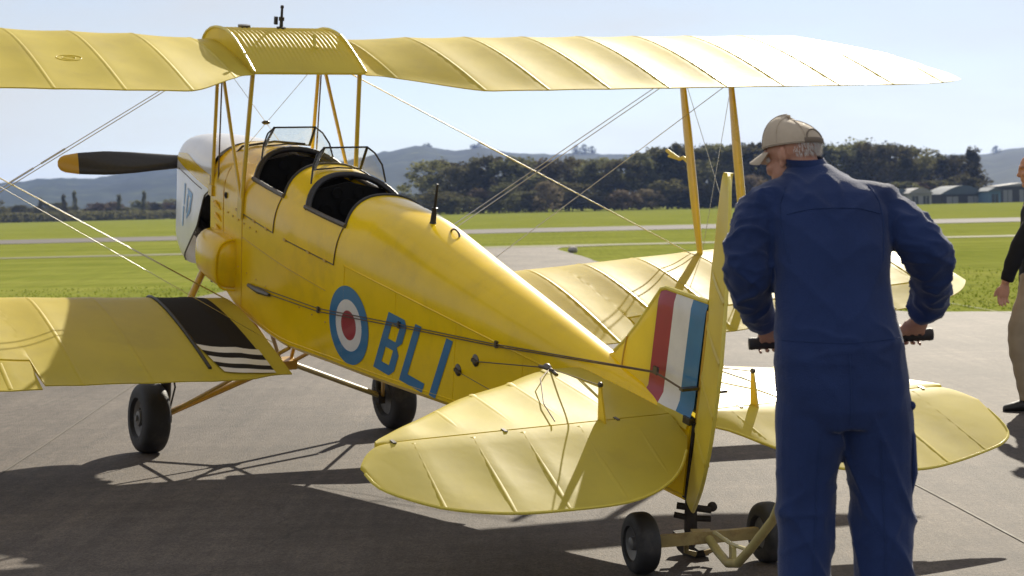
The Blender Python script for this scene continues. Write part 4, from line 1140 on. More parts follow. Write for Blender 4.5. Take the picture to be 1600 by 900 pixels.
for sg in (1, -1):
    hb_ = MB().box(rud(.02, .325, sg * .06), (.025, .085, .012)); part(hb_, 'rudder_horn', M['steel'], rudder)
    rc = [(2.36, sg * (side_y(2.36, -.33) + .02), -.33), (3.19, sg * (side_y(3.19, -.235) + .014), -.235), (4.08, sg * (side_y(4.08, -.075) + .014), -.075), (5.0, sg * (side_y(5, .085) + .012), .085), (6.20, sg * .062, .315), rud(.02, .325, sg * .10)]
    for dz in (0, .022):
        part(MB().tube([(x, y, z + dz * (1 - (x - 2.3) / 5)) for x, y, z in rc], .003, 6), 'control_cable', M['cable'])
    for k in (1, 2, 3, 4):
        x, y, z = rc[k]; part(MB().box((x, y - .003 * sg, z + .01), (.020 if k < 4 else .03, .012, .034)), 'cable_guide', M['steel'])
    part(MB().tube([(2.2, sg * (side_y(2.2, -.34) + .012), -.34), (2.4, sg * (side_y(2.4, -.33) + .02), -.325), (2.55, sg * (side_y(2.5, -.31) + .015), -.31)], [.012, .02, .010], 8), 'cable_fairlead', M['steel'])
# sternpost fittings and tail skid
sk = MB().tube([(6.475, 0, -.16), (6.50, .0, -.30), (6.53, 0, -.385)], [.026, .030, .024], 10).tube([(6.45, .06, -.245), (6.50, 0, -.25), (6.53, -.075, -.25)], .014, 8).tube([(6.45, .05, -.205), (6.55, -.06, -.20)], .016, 8).ball((6.54, -.07, -.19), .022, 8, 6)
part(sk, 'tail_skid_post', M['engine'])
part(MB().prism([(6.42, -.035, -.335), (6.62, -.035, -.345), (6.60, -.035, -.385), (6.54, -.035, -.412), (6.47, -.035, -.402), (6.43, -.035, -.375)], (0, .07, 0)), 'skid_shoe', M['engine'])
part(MB().box((6.462, 0, .0), (.03, .05, .34)), 'sternpost', M['engine'])
part(MB().box((6.44, .03, .175), (.05, .03, .03)).box((6.45, -.03, .19), (.04, .03, .02)), 'fin_fitting', M['steel'])

# --- undercarriage
def wheel_mesh(root, c, axis, r, w, name='wheel'):
    ax = np.array(axis, float)
    e = bpy.data.objects.new(name, None); COL.objects.link(e); e.parent = root; e.empty_display_size = .1
    ty = MB(); pr_ = []
    for k in range(25):
        a = math.pi * (k / 24); 
        ca, sa = math.cos(a), math.sin(a)
        pr_.append((-w / 2 * np.sign(ca) * abs(ca) ** .62, r * .58 + (r * .42) * abs(sa) ** .62))
    pr_ += [(w * .30, r * .50), (-w * .30, r * .50), pr_[0]]
    a_ = np.cross(ax / np.linalg.norm(ax), [0, 0, 1.]); a_ /= np.linalg.norm(a_); u_ = ax / np.linalg.norm(ax); b_ = np.cross(u_, a_)
    ty.rings([[np.array(c) + u_ * h + (a_ * math.cos(2 * math.pi * k / 48) + b_ * math.sin(2 * math.pi * k / 48)) * q for k in range(48)] for h, q in pr_], True, False, False)
    return e, ty
for sg, cx_, cy_ in ((1, -2.318, 11.500), (-1, -.828, 12.488)):
    ax = np.array([math.sin(PSI), -math.cos(PSI), .05 * sg]) * sg
    c = np.array([cx_, cy_, .222])
    e, ty = wheel_mesh(plane, c - ROOT, ax, .225, .175)
    tyo = ty.obj('tyre', M['rubber'], e, angle=60, weld=True)
    rm = MB().lathe(c - ROOT, ax, [(-.06, .135), (.05, .135), (.066, .128), (.062, .112), (.045, .095), (.04, .05), (.075, .045), (.078, .02), (.09, .018)], 32)
    rmo = rm.obj('rim', M['rim'], e)
    bl = MB()
    a1 = np.cross(ax, [0, 0, 1.]); a1 /= np.linalg.norm(a1); a2 = np.cross(ax, a1)
    for k in range(8):
        q = c - ROOT + ax / np.linalg.norm(ax) * .046 + (a1 * math.cos(k * .785) + a2 * math.sin(k * .785)) * .075; bl.ball(q, .008, 6, 4)
    bl.obj('wheel_bolts', M['steel'], rmo)['kind'] = 'stuff'
def W2P(p):                             # world point to plane frame
    q = np.array(p, float) - np.array([PX, PY, PZ]); ax, ay = math.cos(PSI), math.sin(PSI)
    xl = q[0] * ax + q[1] * ay; y = q[0] * ay - q[1] * ax; zl = q[2]
    x = xl * math.cos(THE) - zl * math.sin(THE); z0 = xl * math.sin(THE) + zl * math.cos(THE)
    return np.array([x, y * math.cos(PHI) + z0 * math.sin(PHI), -y * math.sin(PHI) + z0 * math.cos(PHI)])
for sg, wc in ((1, (-2.318, 11.5, .235)), (-1, (-.828, 12.488, .235))):
    hub = W2P(wc); inn = hub + np.array([0, -.11 * sg, 0])
    apex = (1.97, .03 * sg, -.945)
    strut('axle_strut', apex, inn, .030, .62, 'ochre' if sg == 1 else 'cream')
    strut('pyramid_strut', apex, (2.42, .30 * sg, -.575), .015, .8, 'ochre')
    strut('pyramid_strut', apex, (1.62, .29 * sg, -.49), .015, .8, 'ochre')
    strut('compression_leg', (1.42, .335 * sg, -.34), inn + np.array([-.03, .0, .42]), .027, .8, 'ochre')
    strut('oleo', inn + np.array([-.03, 0, .40]), inn + np.array([-.01, 0, .0]), .034, 1.0, 'black')
    strut('radius_rod', (2.75, .31 * sg, -.585), inn + np.array([.05, .0, .02]), .014, .8, 'ochre')
    part(MB().box(inn, (.09, .05, .09)).tube([inn + np.array([.05, 0, .02]), inn + np.array([.07, -.03 * sg, .2]), inn + np.array([-.01, -.02 * sg, .36])], .006, 6), 'axle_fitting', M['engine'])
part(MB().box((1.97, 0, -.945), (.10, .12, .06)), 'undercarriage_bracket', M['ochre'])

# ------------------------------------------------------------------ tail dolly
DR = np.array([.78, 7.46, 0.])
dolly = empty('tail_dolly', tuple(DR), 'rusty two wheeled tail dolly with cream tube handle under the tail', 'dolly')
dax = np.array([.546, .182, 0]); dax /= np.linalg.norm(dax)
def dpart(mb, name, m, parent=None, **k):
    mb.v = [(p[0] - DR[0], p[1] - DR[1], p[2] - DR[2]) for p in mb.v]; return mb.obj(name, m, parent or dolly, **k)
for c, s in ((np.array([.503, 7.385, .125]), -1), (np.array([1.047, 7.566, .125]), 1)):
    e, ty = wheel_mesh(dolly, c - DR, dax * s, .127, .098)
    ty.obj('tyre', M['rubber'], e, angle=60, weld=True)
    MB().lathe(c - DR, dax * s, [(-.03, .074), (.034, .074), (.04, .068), (.030, .052), (.022, .03), (.045, .026), (.05, .014)], 28).obj('rim', M['rim'], e)
axm = MB(); aL, aR = np.array([.55, 7.40, .125]), np.array([1.0, 7.55, .125])
up = np.array([0, 0, 1.]); fw = np.cross(up, dax)
o_ = [(-.017, -.024), (.017, -.024), (.017, .024), (-.017, .024)]
axm.rings([[p + fw * a + up * b for a, b in o_] for p in (aL, aR)])
axm.tube([aL - dax * .06, aL], .011, 8).tube([aR, aR + dax * .06], .011, 8)
dpart(axm, 'axle_beam', M['rust'], smooth=False)
cr_ = MB().box((.76, 7.49, .132), (.08, .07, .04)).tube([(.70, 7.50, .13), (.70, 7.52, .06), (.74, 7.53, .045)], .012, 8).tube([(.82, 7.53, .13), (.82, 7.55, .06), (.78, 7.55, .045)], .012, 8)
dpart(cr_, 'skid_cradle', M['rust'])
dpart(MB().tube([(.79, 7.46, .12), (.815, 7.36, .085), (.84, 7.24, .062), (.865, 7.12, .085), (.90, 6.98, .17), (.955, 6.72, .33), (.985, 6.2, .66), (1.0, 5.75, .97), (1.005, 5.62, 1.065)], [.0185] * 9, 12), 'draw_tube', M['cream'])
dpart(MB().tube([(.81, 7.44, .15), (.86, 7.25, .135), (.90, 7.02, .155)], .009, 8).box((.86, 7.24, .10), (.018, .10, .07)), 'tube_brace', M['cream'])
bL, bR = np.array([.726, 5.60, 1.071]), np.array([1.293, 5.60, 1.088])
dpart(MB().tube([bL + (bR - bL) * .2, bL + (bR - bL) * .8], .0145, 12), 'handle_bar', M['cream'])
for a, b in ((0, .21), (.79, 1)):
    dpart(MB().tube([bL + (bR - bL) * (a + (b - a) * k / 12) for k in range(13)], [.0185 + .0014 * (k % 2) for k in range(13)], 14), 'grip', M['grip'])

# ------------------------------------------------------------------ people
def voxel(mb, name, m, parent, size, smooth=3, disp=None, loc=(0, 0, 0), fac=.5):
    mb.v = [(p[0] - loc[0], p[1] - loc[1], p[2] - loc[2]) for p in mb.v]
    o = mb.obj('tmp', m)
    md = o.modifiers.new('r', 'REMESH'); md.mode = 'VOXEL'; md.voxel_size = size; md.use_smooth_shade = True
    if smooth:
        sm = o.modifiers.new('s', 'SMOOTH'); sm.iterations = smooth; sm.factor = fac
    dg = bpy.context.evaluated_depsgraph_get()
    me = bpy.data.meshes.new_from_object(o.evaluated_get(dg)); me.name = name
    old = o.data; bpy.data.objects.remove(o); bpy.data.meshes.remove(old)
    me.materials.clear(); me.materials.append(m)
    if disp:
        n_ = len(me.vertices); co = np.empty(n_ * 3); no = np.empty(n_ * 3)
        me.vertices.foreach_get('co', co); me.vertices.foreach_get('normal', no); co = co.reshape(-1, 3); no = no.reshape(-1, 3)
        d = np.array([disp(x + loc[0], y + loc[1], z + loc[2]) for x, y, z in co]); co = co + no * d[:, None]
        me.vertices.foreach_set('co', co.ravel()); me.update()
    me.polygons.foreach_set('use_smooth', [True] * len(me.polygons))
    return link_obj(name, me, parent)
def ering(c, hx, hy, n=28, e=2.3, tilt=0.0):
    out = []
    for k in range(n):
        a = 2 * math.pi * k / n; ca, sa = math.cos(a), math.sin(a)
        x = hx * np.sign(ca) * abs(ca) ** (2 / e); y = hy * np.sign(sa) * abs(sa) ** (2 / e)
        out.append((c[0] + x, c[1] + y, c[2] + tilt * y))
    return out
def finger_chain(mb, c, ax, fwd, upv, r0, angs, rad):
    """finger wrapped round a bar: c point on the bar axis, angles in the plane across the bar"""
    pts = [c + (fwd * math.cos(R(a)) + upv * math.sin(R(a))) * rr for a, rr in angs]
    mb.tube(pts, [rad * (1 - .05 * k) for k in range(len(pts))], 10); mb.ball(pts[-1], rad * (1 - .05 * (len(pts) - 1)), 10, 6)
def grip_hand(mb, c, ax, wrist, thumb_dir):
    """hand closed on a bar through c along ax; the wrist lies behind and above"""
    fwd, upv = np.array([0, 1., 0]), np.array([0, 0, 1.])
    R1 = .0285
    for i, (off, endA) in enumerate(((-.033, -118), (-.011, -135), (.011, -128), (.032, -104))):
        cc = c + ax * off * thumb_dir * -1
        rad = (.0092, .0097, .0094, .0082)[i]
        angs = [(172, .045), (140, .034), (108, R1 + .002), (72, R1), (30, R1), (-15, R1), (-62, R1), (endA, R1 + .001)]
        finger_chain(mb, cc, ax, fwd, upv, 0, angs, rad)
    kn = c + fwd * -.040 + upv * .020
    pal = [wrist, wrist * .55 + kn * .45, kn + np.array([0, -.004, .0])]
    rg = []
    for p, hx, hy in ((pal[0], .028, .021), (pal[1], .036, .019), (pal[2], .043, .017)):
        t = kn - wrist; t = t / np.linalg.norm(t); b = np.cross(t, ax); b /= np.linalg.norm(b)
        rg.append([p + ax * hx * math.cos(2 * math.pi * k / 16) + b * hy * math.sin(2 * math.pi * k / 16) for k in range(16)])
    mb.rings(rg)
    th0 = wrist * .6 + kn * .4 + ax * thumb_dir * .026
    pts = [th0, c + ax * thumb_dir * .046 + fwd * -.036 + upv * .0, c + ax * thumb_dir * .044 + fwd * -.020 + upv * -.026, c + ax * thumb_dir * .038 + fwd * .006 + upv * -.030]
    mb.tube(pts, [.0135, .012, .0105, .009], 10); mb.ball(pts[-1], .009, 10, 6)

class Head:
    def __init__(s, c, yaw, pitch, roll=0, k=1.0):
        s.c = np.array(c, float); s.k = k
        s.M = (Matrix.Rotation(R(yaw), 3, 'Z') @ Matrix.Rotation(R(90), 3, 'Z') @ Matrix.Rotation(R(pitch), 3, 'Y') @ Matrix.Rotation(R(roll), 3, 'X'))
    def p(s, x, y, z): return s.c + np.array(s.M @ Vector((x, y, z))) * s.k
    def ball(s, mb, c, r, n=20, m=14): mb.ball(s.p(*c), tuple(np.array(r) * s.k), n, m, rot=s.M)
    def skin(s, mb):
        s.ball(mb, (-.005, 0, .024), (.094, .074, .084)); s.ball(mb, (.028, 0, -.045), (.066, .059, .082)); s.ball(mb, (.066, 0, -.108), (.026, .030, .022))
        s.ball(mb, (.078, 0, .022), (.020, .056, .016)); s.ball(mb, (.100, 0, -.034), (.020, .0135, .017)); s.ball(mb, (.093, 0, -.010), (.012, .009, .030))
        s.ball(mb, (.062, .038, -.032), (.026, .022, .022)); s.ball(mb, (.062, -.038, -.032), (.026, .022, .022))
        s.ball(mb, (.086, 0, -.068), (.011, .024, .006)); s.ball(mb, (.084, 0, -.080), (.011, .021, .007))
        for sg in (1, -1):
            s.ball(mb, (-.010, .072 * sg, -.012), (.018, .012, .032)); s.ball(mb, (-.020, .082 * sg, -.006), (.013, .008, .026)); s.ball(mb, (-.004, .076 * sg, -.040), (.010, .007, .012))
    def eyes(s, parent, loc):
        for sg in (1, -1):
            mb = MB(); s.ball(mb, (.080, .031 * sg, -.002), (.012, .012, .012), 14, 10); mb.v = [(p[0] - loc[0], p[1] - loc[1], p[2] - loc[2]) for p in mb.v]; mb.obj('eye', M['eye'], parent)

# --- the man in blue overalls
ML = (0.94, 5.22, 0.0)
man = empty('person', ML, 'man in blue overalls and beige cap seen from behind gripping the dolly handle', 'person')
ov = MB()
tor = [((.945, 5.225, .855), .150, .110), ((.946, 5.228, .91), .186, .132), ((.946, 5.235, .98), .194, .140), ((.943, 5.242, 1.06), .188, .134), ((.937, 5.255, 1.13), .178, .126), ((.932, 5.270, 1.20), .170, .118), ((.933, 5.300, 1.29), .168, .120), ((.936, 5.335, 1.39), .176, .124),
       ((.934, 5.372, 1.475), .186, .122), ((.928, 5.395, 1.53), .172, .106), ((.918, 5.412, 1.562), .122, .088), ((.900, 5.430, 1.592), .080, .070), ((.886, 5.440, 1.618), .058, .058)]
ov.rings([ering(c, hx, hy, 32, 2.35) for c, hx, hy in tor])
ov.limb([(.86, 5.395, 1.49), (.785, 5.395, 1.495), (.728, 5.375, 1.452), (.694, 5.335, 1.372), (.688, 5.312, 1.315), (.704, 5.350, 1.255), (.734, 5.425, 1.185), (.754, 5.480, 1.145)], [.082, .077, .072, .067, .065, .060, .051, .046])
ov.limb([(.98, 5.395, 1.49), (1.070, 5.392, 1.482), (1.125, 5.365, 1.446), (1.178, 5.315, 1.395), (1.210, 5.298, 1.350), (1.232, 5.335, 1.285), (1.240, 5.405, 1.215), (1.240, 5.460, 1.170)], [.082, .080, .073, .068, .067, .059, .053, .050])
ov.limb([(.862, 5.228, .95), (.853, 5.226, .86), (.842, 5.224, .76), (.834, 5.222, .666), (.828, 5.205, .55), (.820, 5.185, .43), (.814, 5.165, .25), (.810, 5.155, .085)], [.106, .106, .094, .084, .080, .077, .078, .081])
ov.limb([(1.030, 5.228, .95), (1.040, 5.226, .86), (1.049, 5.224, .76), (1.053, 5.225, .662), (1.053, 5.215, .55), (1.051, 5.205, .43), (1.046, 5.205, .25), (1.044, 5.205, .085)], [.110, .110, .100, .092, .089, .086, .086, .088])
def crease(v, k=1.0):               # sharp-edged soft folds
    q = noise.noise(Vector(v)); return (1 - abs(q) * 2.2) ** 3 * k if abs(q) < .45 else 0.0
def folds(x, y, z):
    dx = x - .94; arm = sstep(.155, .205, abs(dx)) * sstep(1.10, 1.16, z); leg = 1 - sstep(.82, .95, z)
    d = .004 * fbm(x * 6, y * 6, z * 4, 3)
    d += crease((dx * 3.2 + z * 2.2, y * 2, z * 4.5 - abs(dx) * 4), .0055) * (1 - arm) * (1 - leg)      # long drags down the back
    d += crease((dx * 9, y * 5, z * 15 + 3), .007) * math.exp(-((z - 1.10) / .07) ** 2) * (1 - arm)      # gathers at the waist
    d += leg * (crease((dx * 4 + 7, y * 5, z * 5 + dx * 10), .010) + crease((dx * 8, y * 8, z * 13), .006) * math.exp(-((z - .62) / .12) ** 2))
    d += arm * (crease((dx * 7 + 2, y * 9, z * 15), .011) + crease((dx * 12, y * 14, z * 26 + 5), .006))
    d += crease((dx * 12, y * 6, z * 7 + 1), .006) * sstep(1.38, 1.50, z)
    return d - .002
ovo = voxel(ov, 'overalls', M['navy'], man, .0072, 4, folds, ML)
def mpart(mb, name, m, parent=None, **k):
    mb.v = [(p[0] - ML[0], p[1] - ML[1], p[2] - ML[2]) for p in mb.v]; return mb.obj(name, m, parent or man, **k)
# collar, waist seam, centre back seam, side pocket, cuffs
cl = MB(); rg = []
for z, k in ((1.592, 1.06), (1.618, 1.02), (1.636, .98), (1.632, .90), (1.60, .90)):
    rg.append([(q[0], q[1], q[2]) for q in ering((.884 + (1.62 - z) * .5, 5.438, z), .062 * k, .061 * k, 32, 2.1, .15)])
cl.rings(rg, True, False, False); mpart(cl, 'collar', M['navy'], ovo)
def back_y(x, z):
    c = min(tor, key=lambda q: abs(q[0][2] - z)); zs = [q[0][2] for q in tor]
    cx, cy = np.interp(z, zs, [q[0][0] for q in tor]), np.interp(z, zs, [q[0][1] for q in tor]); hx, hy = np.interp(z, zs, [q[1] for q in tor]), np.interp(z, zs, [q[2] for q in tor])
    t = min(.98, abs((x - cx) / hx)); return cy - hy * (1 - t ** 2.35) ** (1 / 2.35)
from mathutils.bvhtree import BVHTree
bvh = BVHTree.FromPolygons([tuple(v.co) for v in ovo.data.vertices], [tuple(p.vertices) for p in ovo.data.polygons])
def on_back(x, z, off=.0012):
    h = bvh.ray_cast(Vector((x - ML[0], 4.6 - ML[1], z)), Vector((0, 1, 0)))
    return None if h[0] is None else np.array(h[0]) + np.array(h[1]) * off + np.array(ML)
def stitch(name, pts, r=.0016, n=40):
    """raised seam following the cloth, with a row of stitches beside it"""
    P = [np.array(p, float) for p in pts]; L = []
    for i in range(n + 1):
        q = i / n * (len(P) - 1); k = min(int(q), len(P) - 2); p = P[k] + (P[k + 1] - P[k]) * (q - k); h = on_back(p[0], p[1])
        if h is not None: L.append(h)
    if len(L) < 4: return
    keep = [L[0]]
    for q in L[1:]:
        if np.linalg.norm(q - keep[-1]) < .05: keep.append(q)
    if len(keep) > 3: mpart(MB().tube(keep, r, 6), name, M['thread'], ovo)
M['thread'] = mat('blue_seam_thread', (.024, .046, .135), .8, var=.2, vscale=60, spec=.2)
stitch('waist_seam', [(.768, 1.112), (.94, 1.104), (1.102, 1.112)], .0011)
stitch('yoke_seam', [(.800, 1.470), (.87, 1.484), (.94, 1.486), (1.01, 1.482), (1.07, 1.466)])
stitch('armhole_seam', [(.806, 1.548), (.786, 1.50), (.782, 1.44), (.792, 1.38), (.800, 1.33)]); stitch('armhole_seam', [(1.050, 1.548), (1.072, 1.50), (1.078, 1.44), (1.072, 1.38), (1.066, 1.33)])
stitch('back_seam', [(.945, 1.075), (.947, .98), (.944, .87)])
stitch('leg_seam', [(.862, .83), (.850, .66), (.838, .50), (.830, .30), (.826, .14)], .0014); stitch('leg_seam', [(1.030, .83), (1.040, .66), (1.042, .50), (1.036, .30), (1.032, .14)], .0014)
mpart(MB().tube([(1.122, 5.20, .90), (1.134, 5.205, .83), (1.138, 5.205, .72), (1.128, 5.20, .64)], [.010, .040, .040, .012], 14, .35, (0, 1, 0)).ball((1.134, 5.19, .915), (.014, .014, .014), 10, 8), 'side_pocket', M['navy'], ovo)
hd = Head((.853, 5.480, 1.648), 44, 12, 2, .89)
body = MB(); hd.skin(body)
body.tube([hd.p(-.022, 0, -.03), hd.p(-.034, 0, -.075), (.884, 5.436, 1.59), (.90, 5.40, 1.52)], [.052, .053, .050, .045], 20)
body.tube([(.925, 5.38, 1.52), (.935, 5.33, 1.40), (.935, 5.28, 1.2), (.945, 5.23, 1.0), (.945, 5.225, .88)], [.05, .085, .085, .09, .08], 18)
for sx, sh, el, wr in ((-1, (.76, 5.39, 1.49), (.690, 5.312, 1.325), (.766, 5.512, 1.128)), (1, (1.07, 5.39, 1.48), (1.200, 5.305, 1.362), (1.231, 5.500, 1.140))):
    body.tube([(.92, 5.38, 1.44), sh, el], [.05, .04, .032], 14); body.tube([el, (np.array(el) + np.array(wr)) / 2, wr], [.032, .03, .026], 14); body.ball(el, .032, 12, 8)
bax = (bR - bL) / np.linalg.norm(bR - bL)
hl = bL + bax * .068; hr = bR - bax * .072
grip_hand(body, hl, bax, np.array([.766, 5.512, 1.128]), 1)
grip_hand(body, hr, bax, np.array([1.231, 5.500, 1.140]), -1)
for hx_ in (.85, 1.04): body.tube([(hx_, 5.228, .93), (hx_ + (hx_ - .945) * .0, 5.222, .66), (.815 if hx_ < .9 else 1.042, 5.18, .1), ], [.07, .05, .038], 14); body.tube([(.815 if hx_ < .9 else 1.042, 5.18, .1), (.80 if hx_ < .9 else 1.055, 5.30, .05)], [.04, .03], 10)
bo = voxel(body, 'body', M['skin'], man, .0042, 2, lambda x, y, z: .0008 * fbm(x * 60, y * 60, z * 60), ML)
hd.eyes(bo, ML)
# cap: panelled dome, brim, strap, button, seams
cp = MB(); rg = []
def capp(a, e, rr=1.0):
    # a round the head (0 = front), e 0 = rim .. 1 = crown
    x = .1065 * rr * math.cos(a) * math.cos(e * math.pi / 2) - .004; y = .0865 * rr * math.sin(a) * math.cos(e * math.pi / 2)
    base = .030 + .012 * math.cos(a) - .004
    z = base + (.101 * rr) * math.sin(e * math.pi / 2) ** .95 + .010 * math.cos(a) * math.sin(e * math.pi)
    return x, y, z
NA = 48
for e in np.linspace(0, .985, 14):
    rg.append([hd.p(*capp(2 * math.pi * k / NA, e, 1.0 - .006 * (abs(math.sin(3 * 2 * math.pi * k / NA)) ** 8 if e > .05 else 0) + .006 * fbm(3 * math.cos(2 * math.pi * k / NA), 3 * math.sin(2 * math.pi * k / NA), e * 5))) for k in range(NA)])
for e in (.985, .5, 0): rg.append([hd.p(*[q * (.96 if i < 2 else .985) for i, q in enumerate(capp(2 * math.pi * k / NA, e))]) for k in range(NA)])
cp.rings(rg, True, False, False)
capo = mpart(cp, 'cap', M['cap'], angle=70); capo['label'] = 'beige baseball cap'
br_ = MB(); v = []
for j in range(9):
    for i in range(17):
        a = R(-62 + 124 * i / 16); t = j / 8
        x, y, z = capp(a, 0, 1.0); L = .072 * math.cos(a * .92) ** .9
        v.append((x + L * t, y * (1 + .02 * t), z - .004 - .26 * L * t - .22 * (y ** 2) / .089 * (0.4 + .6 * t) * 2.2))
top_v = [hd.p(*q) for q in v]; bot = [hd.p(q[0], q[1], q[2] - .004) for q in v]
f = [(j * 17 + i, j * 17 + i + 1, (j + 1) * 17 + i + 1, (j + 1) * 17 + i) for j in range(8) for i in range(16)]
nb = len(v); bdr = [i for i in range(17)] + [j * 17 + 16 for j in range(1, 9)] + [8 * 17 + i for i in range(15, -1, -1)] + [j * 17 for j in range(7, 0, -1)]
br_.add(top_v + bot, f + [tuple(nb + q for q in ff_[::-1]) for ff_ in f] + [(bdr[k], bdr[(k + 1) % len(bdr)], nb + bdr[(k + 1) % len(bdr)], nb + bdr[k]) for k in range(len(bdr))])
mpart(br_, 'brim', M['cap'], capo, angle=60)
cs_ = MB()
for k in range(6): cs_.tube([hd.p(*capp(R(30 + 60 * k), e, 1.008)) for e in np.linspace(.02, .97, 14)], .0016, 5)
cs_.tube([hd.p(*capp(2 * math.pi * k / 40, .03, 1.008)) for k in range(41)], .0022, 5)
mpart(cs_, 'cap_seam', M['cap'], capo)
hb2 = MB(); hd.ball(hb2, (-.004, 0, .130), (.010, .010, .006), 12, 8); mpart(hb2, 'cap_button', M['cap'], capo)
ar = MB(); ar.tube([hd.p(*capp(R(180) + .52 * math.cos(q), .02 + .36 * math.sin(q), 1.012)) for q in np.linspace(0, math.pi, 14)], .0028, 6)
ar.tube([hd.p(*capp(R(180) + d, .05, 1.02)) for d in np.linspace(-.6, .6, 10)], .008, 8, .35)
mpart(ar, 'cap_strap', mat('dark_cap_edge', (.20, .16, .12), .85, var=.1), capo)
hm = MB(); hr_ = random.Random(4)
for _ in range(900):
    a = R(hr_.triangular(118, 254, 215)); z = hr_.uniform(-.018, .034); rr = math.sqrt(max(.05, 1 - ((z - .03) / .093) ** 2))
    x = -.005 + .099 * rr * math.cos(a); y = .079 * rr * math.sin(a)
    L = hr_.uniform(.012, .022); d = np.array([math.cos(a) * .45 + hr_.uniform(-.25, .25), math.sin(a) * .45 + hr_.uniform(-.25, .25), -1]); d /= np.linalg.norm(d)
    q0 = np.array([x, y, z]); q1 = q0 + d * L; w_ = np.array([-math.sin(a), math.cos(a), 0]) * .0011
    hm.add([hd.p(*(q0 - w_)), hd.p(*(q0 + w_)), hd.p(*q1)], [(0, 1, 2)])
mpart(hm, 'hair', M['hair'], smooth=False)
def boots(root, loc, feet):
    for (x, y, yaw) in feet:
        mb = MB(); c, s = math.cos(R(yaw)), math.sin(R(yaw))
        rg = []
        for t, hw, h in ((-.09, .020, .05), (-.085, .034, .075), (-.05, .039, .10), (.0, .041, .105), (.06, .043, .085), (.12, .047, .065), (.165, .044, .052), (.19, .030, .04), (.197, .012, .03)):
            rg.append([(x - s * t + c * hw * math.cos(2 * math.pi * k / 18), y + c * t + s * hw * math.cos(2 * math.pi * k / 18), max(.002, h / 2 + h / 2 * math.sin(2 * math.pi * k / 18) * 1.0)) for k in range(18)])
        mb.rings(rg); mb.tube([(x, y, .06), (x, y - .01, .14)], [.045, .048], 14)
        mb.v = [(p[0] - loc[0], p[1] - loc[1], p[2] - loc[2]) for p in mb.v]; mb.obj('boot', M['boot'], root)
boots(man, ML, ((.808, 5.17, 6), (1.045, 5.20, -8)))

# --- the man in black at the right edge, walking to the left
PL_ = (3.66, 12.72, 0.0)
p2 = empty('person', PL_, 'man in black jacket and khaki trousers walking at the right edge', 'person')
h2 = Head((3.655, 12.72, 1.690), 78, 6)
b2 = MB(); h2.skin(b2)
b2.tube([h2.p(-.02, 0, -.03), (3.69, 12.73, 1.54), (3.70, 12.74, 1.45)], [.054, .058, .09], 16)
b2.tube([(3.70, 12.74, 1.44), (3.70, 12.74, 1.2), (3.68, 12.74, .95)], [.11, .105, .11], 16)
b2.tube([(3.66, 12.60, 1.42), (3.50, 12.545, 1.17), (3.405, 12.56, .90)], [.05, .042, .028], 12)
b2.tube([(3.70, 12.90, 1.42), (3.78, 12.95, 1.15), (3.72, 12.93, .90)], [.05, .042, .028], 12)
for wx, wy, wz, sg in ((3.403, 12.56, .90, 1), (3.72, 12.93, .90, -1)):      # relaxed open hands
    d = np.array([-.14, 0, -1.]); d /= np.linalg.norm(d); w0 = np.array([wx, wy, wz]); sd_ = np.array([-.9, .3, .1]); 
    rg = []
    for t, a_, b_ in ((0, .026, .019), (.03, .036, .018), (.065, .042, .016), (.09, .040, .013)):
        rg.append([w0 + d * t + np.array([1, 0, 0]) * a_ * math.cos(2 * math.pi * k / 14) + np.array([0, 1, 0]) * b_ * math.sin(2 * math.pi * k / 14) for k in range(14)])
    b2.rings(rg)
    for i, (ox, L) in enumerate(((-.030, .068), (-.010, .078), (.010, .072), (.029, .056))):
        q = w0 + d * .085 + np.array([ox, 0, 0]); cu = np.array([.25, -.35 * sg, 0])
        b2.tube([q, q + d * L * .4, q + d * L * .72 + cu * .02, q + d * L + cu * .05], [.0092, .0088, .008, .007], 8)
    q = w0 + d * .03 + np.array([-.032, 0, 0]); b2.tube([q, q + d * .03 + np.array([-.022, 0, 0]), q + d * .062 + np.array([-.026, 0, 0])], [.013, .011, .009], 8)
b2.limb([(3.66, 12.68, .90), (3.57, 12.65, .64), (3.54, 12.645, .48), (3.60, 12.645, .09)], [.07, .055, .045, .036], 12); b2.limb([(3.70, 12.80, .90), (3.77, 12.80, .64), (3.81, 12.80, .46), (3.95, 12.80, .12)], [.07, .055, .045, .036], 12)
voxel(b2, 'body', M['skin'], p2, .0055, 2, None, PL_)
jk = MB()
jk.rings([ering(c, hx, hy, 28, 2.3) for c, hx, hy in (((3.685, 12.74, .83), .125, .185), ((3.69, 12.74, .95), .13, .19), ((3.70, 12.74, 1.1), .122, .18), ((3.705, 12.745, 1.28), .125, .195), ((3.70, 12.745, 1.40), .115, .195), ((3.70, 12.745, 1.47), .09, .15), ((3.695, 12.74, 1.52), .07, .08), ((3.69, 12.735, 1.555), .066, .066))])
jk.limb([(3.69, 12.62, 1.43), (3.63, 12.575, 1.36), (3.555, 12.550, 1.24), (3.500, 12.545, 1.15), (3.450, 12.55, 1.02), (3.415, 12.56, .915)], [.07, .072, .064, .060, .053, .046], 16)
jk.limb([(3.70, 12.88, 1.43), (3.74, 12.93, 1.3), (3.78, 12.95, 1.15), (3.73, 12.94, .95)], [.07, .068, .06, .046], 16)
voxel(jk, 'jacket', M['jacket'], p2, .010, 3, lambda x, y, z: .006 * noise.noise(Vector((x * 11, y * 11, z * 17))) + .003 * fbm(x * 9, y * 9, z * 9), PL_)
tr2 = MB(); tr2.limb([(3.67, 12.69, .93), (3.63, 12.67, .80), (3.56, 12.65, .62), (3.535, 12.645, .50), (3.56, 12.645, .30), (3.60, 12.645, .085)], [.115, .112, .100, .092, .082, .080], 18)
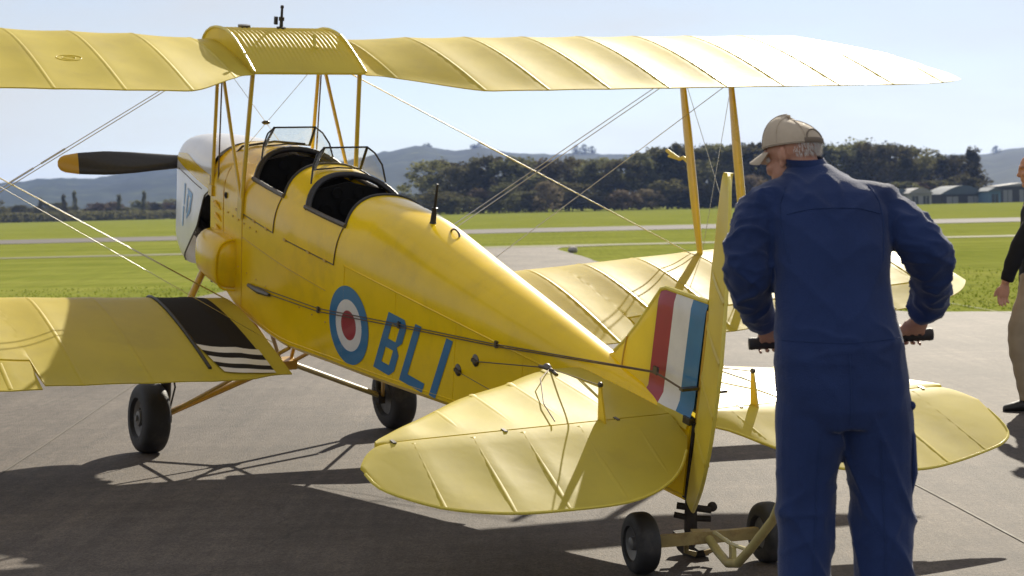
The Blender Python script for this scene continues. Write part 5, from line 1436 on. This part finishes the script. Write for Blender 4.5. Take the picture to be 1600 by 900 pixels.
tr2.limb([(3.69, 12.80, .93), (3.73, 12.80, .78), (3.78, 12.80, .60), (3.80, 12.80, .48), (3.86, 12.80, .30), (3.94, 12.80, .13)], [.115, .108, .094, .086, .078, .076], 18)
tr2.rings([ering((3.68, 12.745, z), .12, .165, 24) for z in (.80, .90, .96)])
voxel(tr2, 'trousers', M['khaki'], p2, .010, 3, lambda x, y, z: .008 * noise.noise(Vector((x * 9, y * 9, z * 14))), PL_)
boots(p2, PL_, ((3.605, 12.645, 84), ))
bt = MB(); bt.tube([(3.99, 12.80, .06), (3.93, 12.80, .075), (3.86, 12.80, .05), (3.80, 12.80, .035)], [.04, .05, .042, .022], 12); bt.v = [(p[0] - PL_[0], p[1] - PL_[1], p[2] - PL_[2]) for p in bt.v]; bt.obj('boot', M['boot'], p2)
hh = MB()
for _ in range(1200):
    a = R(hr_.uniform(60, 300)); z = hr_.uniform(-.045, .10); rr = math.sqrt(max(.05, 1 - ((z - .03) / .094) ** 2)); q0 = np.array([-.005 + .099 * rr * math.cos(a), .078 * rr * math.sin(a), z])
    q1 = q0 + np.array([math.cos(a) * .3 - .3, math.sin(a) * .3, -.7]) * .016; w_ = np.array([-math.sin(a), math.cos(a), 0]) * .0012
    hh.add([h2.p(*(q0 - w_)), h2.p(*(q0 + w_)), h2.p(*q1)], [(0, 1, 2)])
hh.v = [(p[0] - PL_[0], p[1] - PL_[1], p[2] - PL_[2]) for p in hh.v]
hh.obj('hair', mat('short_grey_hair', (.30, .27, .24), .6, var=.2, vscale=50), p2, smooth=False)

# ------------------------------------------------------------------ haze
hz_ = MB().box((0, 0, 62), (11200, 11200, 136))
hm_, n_, l_, o_ = node_mat('thin_haze')
pv = n_.new('ShaderNodeVolumePrincipled'); pv.inputs['Color'].default_value = (.30, .45, .95, 1); pv.inputs['Density'].default_value = 1.05e-4; pv.inputs['Anisotropy'].default_value = .25
l_.new(pv.outputs['Volume'], o_.inputs['Volume'])
tag(hz_.obj('haze', hm_, smooth=False), 'thin pale haze filling the air over the airfield', 'haze', kind='stuff')
